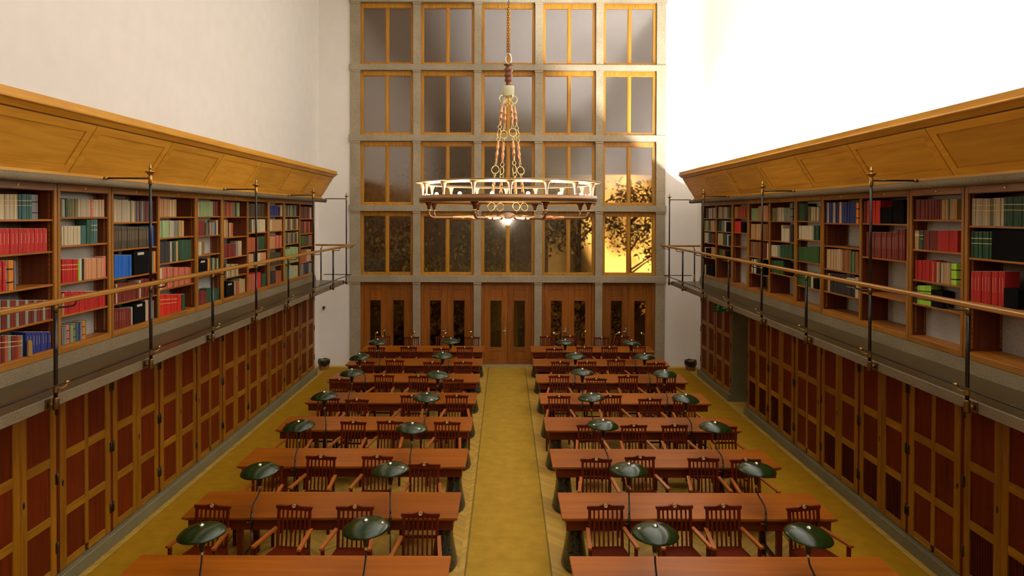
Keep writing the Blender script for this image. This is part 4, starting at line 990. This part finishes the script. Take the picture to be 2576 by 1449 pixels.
for sd, nm, wh, LST in ((-1, 'left', 'outer', LO), (-1, 'left', 'inner', LI), (1, 'right', 'inner', RI), (1, 'right', 'outer', RO)):
    for k, (sx_, sy_, px_) in enumerate(LST):
        yp = ROWY[k]-TD-0.028
        p = at(px_, 1200, 1, yp)
        ys = yp+0.31
        s_ = at(sx_, sy_, 1, ys)
        t = thing('reading_lamp', 'green domed reading lamp, %s one of the %s block, %s row from the camera' % (wh, nm, ORD[k]), 'lamp', (p[0], yp, 0), 0, 'green-shaded reading lamps')
        dx, dy, zs_ = s_[0]-p[0], ys-yp, s_[2]-0.035
        zs_ = max(1.18, min(1.36, zs_))
        part('base', MB().lathe([(0.085, 0.0), (0.085, 0.012), (0.05, 0.026), (0.016, 0.034), (0.012, 0.05)], 20), 'iron', t)
        part('pole', MB().tube([(0, 0, 0.03), (0, 0, 0.66)], 0.0085, 8).tube([(0, 0, 0.64), (0, 0, 0.84)], 0.0145, 10), 'iron', t)
        cl = MB().tube([(0, 0, 0.72), (0, 0.035, 0.72)], 0.011, 8).tube([(-0.05, 0.0, 0.725), (0, 0.0, 0.725)], 0.005, 8).sphere((-0.055, 0, 0.725), 0.011, 8, 6)
        part('clamp', cl, 'brass_dark', t)
        zt = zs_-0.20
        pts = []
        for i in range(15):
            u = i/14; b0, b1, b2, b3 = (1-u)**3, 3*u*(1-u)**2, 3*u*u*(1-u), u**3
            z_ = b0*0.835 + b1*(0.835+(zt-0.835)*0.75) + b2*(0.835+(zt-0.835)*0.3) + b3*zt
            h_ = b2+b3 if True else 0
            w2 = 3*u*u-2*u*u*u
            pts.append((dx*w2, dy*w2, z_))
        part('curved_arm', MB().tube(pts, 0.0105, 8), 'iron', t)
        lh = part('lamp_head', fu_me, None, t, (dx, dy, zs_)); lh.name = 'lamp_holder'
        part('neck', nk_me, None, t, (dx, dy, zs_))
        part('bulb', bu_me, None, t, (dx, dy, zs_))
        part('switch_knob', kn_me, None, lh)
        so = part('lamp_shade', sh_me, None, t, (dx, dy, zs_))
        so.rotation_euler = (math.radians(random.uniform(-3, 3)+2), math.radians(random.uniform(-4, 4) + (-4 if (sd < 0 and wh == 'outer') else (4 if wh == 'outer' else 0))), 0)
        part('shade_lining', li_me, None, so); part('finial', fi_me, None, so)
        part('shade_stay', sp_me, None, t, (dx, dy, zs_))

# slim brass desk lamps on the last tables: (base x, base y, elbow x, elbow y, head x, head y)
DL = [(943,880,945,838.5,949,836.5),(1038,879,1039,837.5,1042.3,835.7),(1117,879.5,1117.4,841.5,1120.8,838),(1181.4,879,1183.8,837,1184.6,834.8),
      (1414,880,1402.7,840.5,1393,838),(1476,880,1472.5,837,1472,834),(1538,880,1548,841.7,1556.7,836.6),(1632.8,880,1620.3,840.2,1613.4,838)]
for i, (bx, by, ex, ey, hx, hy) in enumerate(DL):
    q = at(bx, by, 2, TH)
    y = min(max(q[1], ROWY[7]-TD+0.12), ROWY[7]-0.12)
    e = at(ex, ey, 1, y); h = at(hx, hy, 1, y); bq = at(bx, by, 1, y)
    t = thing('desk_lamp', 'slender brass desk lamp, %s from the left on the last tables by the doors' % ORD[i], 'lamp', (bq[0], y, TH), 0, 'brass desk lamps on the last tables')
    part('base', MB().lathe([(0.075, 0.0), (0.078, 0.008), (0.05, 0.018), (0.012, 0.022)], 20), 'brass_dark', t)
    E_ = (e[0]-bq[0], 0, e[2]-TH); H_ = (h[0]-bq[0], -0.05, h[2]-TH)
    d_ = Vector(H_)-Vector(E_)
    part('stem', MB().tube([(0, 0, 0.018), E_, tuple(Vector(E_)+d_*0.5)], 0.0085, 8), 'gold', t)
    hd = MB(); a_ = Vector(E_)+d_*0.45; b_ = Vector(H_)+d_.normalized()*0.04
    hd.tube([tuple(a_), tuple(a_.lerp(b_, 0.3)), tuple(a_.lerp(b_, 0.75)), tuple(b_)], [0.012, 0.034, 0.036, 0.016], 12)
    part('lamp_head', hd, 'gold', t)

# ------------------------------------------------------------------ chandelier
CX, CY = 0.043, 13.25
ch = thing('chandelier', 'great ring chandelier of copper and brass hanging from chains', 'chandelier', (CX, CY, 4.5))
Zc = 4.5
def pol(R_, a, z): return (R_*math.cos(a), R_*math.sin(a), z-Zc)
part('crown_plate', MB().lathe([(1.50, 5.152-Zc), (1.60, 5.170-Zc), (1.700, 5.188-Zc), (1.702, 5.192-Zc), (1.60, 5.178-Zc), (1.50, 5.160-Zc)], 96, closed=True), 'reflector', ch)
part('crown_edge', MB().lathe([(1.702, 5.188-Zc), (1.7085, 5.188-Zc), (1.7085, 5.206-Zc), (1.69, 5.210-Zc), (1.497, 5.170-Zc), (1.497, 5.163-Zc), (1.69, 5.199-Zc)], 96, closed=True), 'bronze', ch)
part('drum_band', MB().lathe([(1.615, 4.835-Zc), (1.635, 4.835-Zc), (1.635, 4.953-Zc), (1.615, 4.953-Zc)], 96, closed=True), 'bronze', ch)
part('drum_rim', MB().lathe([(1.61, 4.829-Zc), (1.642, 4.829-Zc), (1.642, 4.836-Zc), (1.61, 4.836-Zc)], 96, closed=True), 'brass', ch)
part('drum_floor', MB().lathe([(1.40, 4.838-Zc), (1.615, 4.838-Zc), (1.615, 4.848-Zc), (1.40, 4.848-Zc)], 96, closed=True), 'bronze', ch)
part('inner_band', MB().lathe([(1.395, 4.835-Zc), (1.405, 4.835-Zc), (1.405, 4.925-Zc), (1.395, 4.925-Zc)], 96, closed=True), 'bronze', ch)
for k in range(16):
    a = -PI/2+math.radians(1.2+22.5*k)
    cn = MB().lathe([(0.018, 4.85-Zc), (0.017, 4.96-Zc), (0.020, 5.02-Zc), (0.030, 5.09-Zc), (0.048, 5.14-Zc), (0.070, 5.166-Zc)], 18, pol(1.575, a, Zc))
    part('trumpet_support', cn, 'cone', ch)
    a2 = a+math.radians(11.25)
    b_ = part('bulb', MB().sphere(pol(1.51, a2, 4.955), 0.033, 10, 6, 1.25), 'bulb', ch)
    part('bulb_socket', MB().lathe([(0.02, 4.848-Zc), (0.02, 4.915-Zc), (0.014, 4.925-Zc)], 10, pol(1.51, a2, Zc)), 'brass', b_)
for k in range(8):
    a = -PI/2+math.radians(23.7+45*k)
    pts = [pol(1.53, a, 4.70), pol(1.53, a, 4.64)]
    for j in range(1, 7):
        w = PI/2*j/6; pts.append(pol(1.53-0.10*(1-math.cos(w)), a, 4.64-0.085*math.sin(w)))
    pts += [pol(1.05, a, 4.555), pol(0.12, a, 4.565)]
    ar = part('arm', MB().tube(pts, 0.0235, 10), 'bronze', ch)
    part('funnel', MB().lathe([(0.024, 4.70-Zc), (0.028, 4.735-Zc), (0.040, 4.78-Zc), (0.064, 4.815-Zc), (0.074, 4.832-Zc)], 16, pol(1.53, a, Zc)), 'turned', ar)
    part('funnel_collar', MB().lathe([(0.028, 4.668-Zc), (0.036, 4.676-Zc), (0.036, 4.698-Zc), (0.026, 4.706-Zc)], 14, pol(1.53, a, Zc)), 'gold', ar)
    sl = MB()
    sl.tube([pol(1.06, a, 4.556), pol(1.05, a, 4.556), pol(0.87, a, 4.557), pol(0.865, a, 4.557)], [0.028, 0.033, 0.036, 0.028], 12)
    sl.tube([pol(0.88, a, 4.557), pol(0.87, a, 4.557), pol(0.66, a, 4.559), pol(0.655, a, 4.559)], [0.032, 0.037, 0.042, 0.03], 12)
    sl.tube([pol(0.40, a, 4.562), pol(0.395, a, 4.562), pol(0.24, a, 4.565), pol(0.22, a, 4.565)], [0.03, 0.036, 0.044, 0.02], 12)
    part('copper_sleeve', sl, 'copper', ar)
    part('sleeve_ring', MB().tube([pol(1.085, a, 4.556), pol(1.06, a, 4.556)], 0.032, 12), 'gold', ar)
hb = MB().lathe([(0.0001, 4.528-Zc), (0.15, 4.53-Zc), (0.21, 4.54-Zc), (0.215, 4.548-Zc), (0.16, 4.60-Zc), (0.09, 4.64-Zc), (0.03, 4.66-Zc), (0.0001, 4.66-Zc)], 32)
part('hub', hb, 'bronze', ch)
part('bulb_holder', MB().lathe([(0.045, 4.53-Zc), (0.04, 4.512-Zc), (0.022, 4.508-Zc)], 16), 'brass', ch)
part('pendant_bulb', MB().sphere((0, 0, 4.468-Zc), 0.042, 14, 8, 1.1), 'bulb_c', ch)
RC = lambda z: 0.115+(6.74-z)*0.113
for k in range(4):
    a = math.radians(26+90*k)
    dirr = Vector((math.cos(a), math.sin(a), 0)); tng = Vector((-math.sin(a), math.cos(a), 0))
    fan = Vector((math.cos(a)*0.113, math.sin(a)*0.113, -1)).normalized()
    c_ = part('chain', MB().ring(pol(RC(6.745), a, 6.745), 0.068, 0.0095, dirr, Vector((0, 0, 1)), 22, 8), 'gold', ch)
    for (z, R_, d_) in ((6.655, 0.036, tng), (6.225, 0.036, dirr), (6.113, 0.074, tng), (6.0, 0.036, dirr), (5.555, 0.036, tng), (5.437, 0.074, dirr), (5.342, 0.036, tng), (4.865, 0.032, tng), (4.757, 0.074, tng if k % 2 else dirr)):
        q = pol(RC(z), a, z)
        part('chain_ring', MB().ring(q, R_, 0.0085 if R_ > 0.05 else 0.0065, d_, fan, 20, 8), 'gold', c_)
    part('chain_hook', MB().tube([pol(RC(4.70), a, 4.70), pol(RC(4.66), a, 4.66), pol(RC(4.62), a, 4.585)], 0.008, 8), 'brass_dark', c_)
    for (z1, z0) in ((6.62, 6.26), (5.966, 5.59), (5.307, 4.895)):
        prof = [(0.0, 0.014), (0.04, 0.020), (0.10, 0.017), (0.22, 0.024), (0.31, 0.030), (0.335, 0.033), (0.36, 0.028), (0.44, 0.020), (0.5, 0.022), (0.60, 0.029), (0.635, 0.033), (0.66, 0.029), (0.80, 0.021), (0.93, 0.017), (0.97, 0.022), (1.0, 0.014)]
        part('spindle', MB().tube([pol(RC(z1+(z0-z1)*u_), a, z1+(z0-z1)*u_) for u_, r_ in prof], [r_ for u_, r_ in prof], 12), 'copper', c_)
part('canopy_cup', MB().lathe([(0.105, 6.80-Zc), (0.10, 6.81-Zc), (0.108, 6.84-Zc), (0.11, 6.97-Zc), (0.104, 6.985-Zc), (0.03, 6.99-Zc)], 24), 'hubpaint', ch)
part('turned_shaft', MB().lathe([(0.06, 6.985-Zc), (0.055, 7.01-Zc), (0.045, 7.04-Zc), (0.055, 7.065-Zc), (0.072, 7.09-Zc), (0.074, 7.105-Zc), (0.058, 7.135-Zc), (0.066, 7.155-Zc), (0.083, 7.18-Zc), (0.081, 7.20-Zc), (0.062, 7.225-Zc), (0.07, 7.245-Zc), (0.088, 7.275-Zc), (0.085, 7.295-Zc), (0.05, 7.33-Zc), (0.05, 7.365-Zc), (0.085, 7.375-Zc), (0.085, 7.385-Zc), (0.04, 7.395-Zc)], 24), 'turned', ch)
part('shackle', MB().tube([(0, 0, 7.39-Zc), (-0.035, 0, 7.42-Zc), (-0.052, 0, 7.47-Zc), (-0.05, 0, 7.53-Zc), (-0.025, 0, 7.575-Zc), (0, 0, 7.585-Zc), (0.025, 0, 7.575-Zc), (0.05, 0, 7.53-Zc), (0.052, 0, 7.47-Zc), (0.035, 0, 7.42-Zc), (0, 0, 7.39-Zc)], 0.013, 8), 'nickel', ch)
lk = MB(); z = 7.60; k = 0
while z < ZC-0.02:
    lk.tube([(0.016*math.cos(t_)*(1 if k % 2 else 0), 0.016*math.cos(t_)*(0 if k % 2 else 1), z-Zc+0.031*math.sin(t_)) for t_ in [2*PI*i/10 for i in range(10)]], 0.0055, 5, True); z += 0.048; k += 1
part('suspension_chain', lk, 'iron', ch)

# ------------------------------------------------------------------ cove lamps in the right-hand canopy
for i, (ya, yb) in enumerate([(YR+0.3+ (20.25-YR-0.3)*k/11.0, YR+0.3+(20.25-YR-0.3)*(k+0.93)/11.0) for k in range(11)]):
    ld = bpy.data.lights.new('cove_light', 'AREA'); ld.shape = 'RECTANGLE'; ld.size = 0.10; ld.size_y = yb-ya
    ld.energy = (130.0 if i < 4 else (165.0 if i < 8 else 235.0))*(yb-ya); ld.color = (1.0, 0.985, 0.97)
    lo = bpy.data.objects.new('cove_light', ld); C.objects.link(lo)
    lo.location = (X(1, 5.33), (ya+yb)/2, 5.50); lo.rotation_euler = (PI, math.radians(-18), 0)

# ------------------------------------------------------------------ outdoors beyond the glass
struct('ground', MB().box((-40, YB+1.0, -6.4), (40, 70, -6.2)), 'ground', 'dark ground outside beyond the windows', 'ground')
fc = thing('building', 'pale facade glowing gold beyond the rightmost windows', 'building', (9.0, 42, -6.2))
part('wall', MB().box((-6.5, 0, 0), (12, 4, 13.2)), 'facade', fc)
part('roof', MB().prism([(-0.5, 13.2), (4.5, 13.2), (2.0, 15.5)], 0, -7.0, 12.5), 'bark', fc)
def tree(label, x, y, h, cr, nl, seed, spread, trunk=0.22):
    rnd = random.Random(seed)
    t = thing('tree', label, 'tree', (x, y, -6.2), 0, 'dark trees outside the windows')
    mb = MB().tube([(0, 0, 0), (0.08, 0.0, h*0.35), (-0.05, 0.05, h*0.7), (0.05, 0, h*0.98)], [trunk, trunk*0.85, trunk*0.6, 0.03], 10)
    cs = []
    for i in range(9):
        a = rnd.uniform(0, 2*PI); z = h*rnd.uniform(0.42, 0.9); e = (spread*math.cos(a)*rnd.uniform(0.5, 1), spread*math.sin(a)*rnd.uniform(0.4, 0.9), z+rnd.uniform(0.2, 1.0))
        mb.tube([(0, 0, z-0.5), (e[0]*0.5, e[1]*0.5, z+0.1), e], [trunk*0.35, trunk*0.2, 0.02], 6); cs.append(e)
    part('trunk', mb, 'bark', t)
    lf = MB(); vs = []; fs = []
    for i in range(nl):
        c = rnd.choice(cs); p = Vector((rnd.gauss(c[0], cr), rnd.gauss(c[1], cr*0.7), rnd.gauss(c[2], cr*0.7)))
        d = Vector((rnd.gauss(0, 1), rnd.gauss(0, 1), rnd.gauss(0, 1))).normalized(); e = d.orthogonal().normalized(); s_ = rnd.uniform(0.07, 0.16)
        o_ = len(vs); vs += [tuple(p-d*s_), tuple(p+e*s_*0.5), tuple(p+d*s_), tuple(p-e*s_*0.5)]; fs.append((o_, o_+1, o_+2, o_+3))
    lf.add(vs, fs); part('foliage', lf, 'leaf', t)
tree('slim dark tree outside the rightmost window of the lowest row', 6.6, 38, 13.0, 0.5, 2600, 3, 1.9, 0.20)
tree('bushy dark tree outside the fourth window of the lowest row', 3.3, 32, 12.0, 0.6, 3600, 5, 1.4)
tree('bushy dark tree outside the middle window of the lowest row', 0.4, 35, 12.0, 0.8, 4200, 8, 1.8)
tree('broad dark tree outside the second window of the lowest row', -3.9, 34, 12.5, 0.8, 4200, 11, 1.8)
tree('broad dark tree outside the leftmost window of the lowest row', -8.4, 36, 12.5, 0.8, 4200, 13, 1.9)
sp = bpy.data.lights.new('street_light', 'SPOT'); sp.energy = 70000; sp.color = (1.0, 0.74, 0.34); sp.spot_size = math.radians(34); sp.spot_blend = 0.5; sp.shadow_soft_size = 0.3
so = bpy.data.objects.new('street_light', sp); C.objects.link(so); so.location = (9.0, 36.2, -3.0)
so.rotation_euler = (Vector((7.3, 42, 2.9))-Vector(so.location)).to_track_quat('-Z', 'Y').to_euler()
sp2 = bpy.data.lights.new('street_light', 'SPOT'); sp2.energy = 5000; sp2.color = (1.0, 0.72, 0.3); sp2.spot_size = math.radians(95); sp2.spot_blend = 0.6; sp2.shadow_soft_size = 0.3
so2 = bpy.data.objects.new('street_light', sp2); C.objects.link(so2); so2.location = (3.0, 27.0, -4.0)
so2.rotation_euler = (Vector((0.0, 34, 3.0))-Vector(so2.location)).to_track_quat('-Z', 'Y').to_euler()

# dusk sky
w = bpy.data.worlds.new('dusk'); sc.world = w; w.use_nodes = True
nt = w.node_tree; bg = nt.nodes['Background']
tc = nt.nodes.new('ShaderNodeTexCoord'); sx = nt.nodes.new('ShaderNodeSeparateXYZ'); nt.links.new(tc.outputs['Generated'], sx.inputs[0])
rp = nt.nodes.new('ShaderNodeValToRGB'); nt.links.new(sx.outputs['Z'], rp.inputs['Fac'])
rp.color_ramp.elements[0].position = 0.0; rp.color_ramp.elements[0].color = (0.035, 0.020, 0.010, 1)
rp.color_ramp.elements[1].position = 0.6; rp.color_ramp.elements[1].color = (0.055, 0.034, 0.026, 1)
nt.links.new(rp.outputs['Color'], bg.inputs['Color']); bg.inputs['Strength'].default_value = 1.0

# ------------------------------------------------------------------ view
sc.view_settings.view_transform = 'Standard'
sc.view_settings.look = 'None'
sc.view_settings.exposure = 0.0
sc.view_settings.gamma = 1.0
sc.view_settings.use_curve_mapping = False
try:
    sc.cycles.max_bounces = 10; sc.cycles.diffuse_bounces = 6; sc.cycles.glossy_bounces = 4; sc.cycles.transparent_max_bounces = 24
    sc.cycles.sample_clamp_indirect = 4.0; sc.cycles.use_denoising = True; sc.cycles.caustics_reflective = False; sc.cycles.caustics_refractive = False
except Exception as ex:
    print(ex)
dup_labels = [k for k, v_ in LABELS.items() if v_ > 1]
print('VOLUMES', len(vols), 'DUP LABELS', dup_labels[:5], 'objects', len(bpy.data.objects))
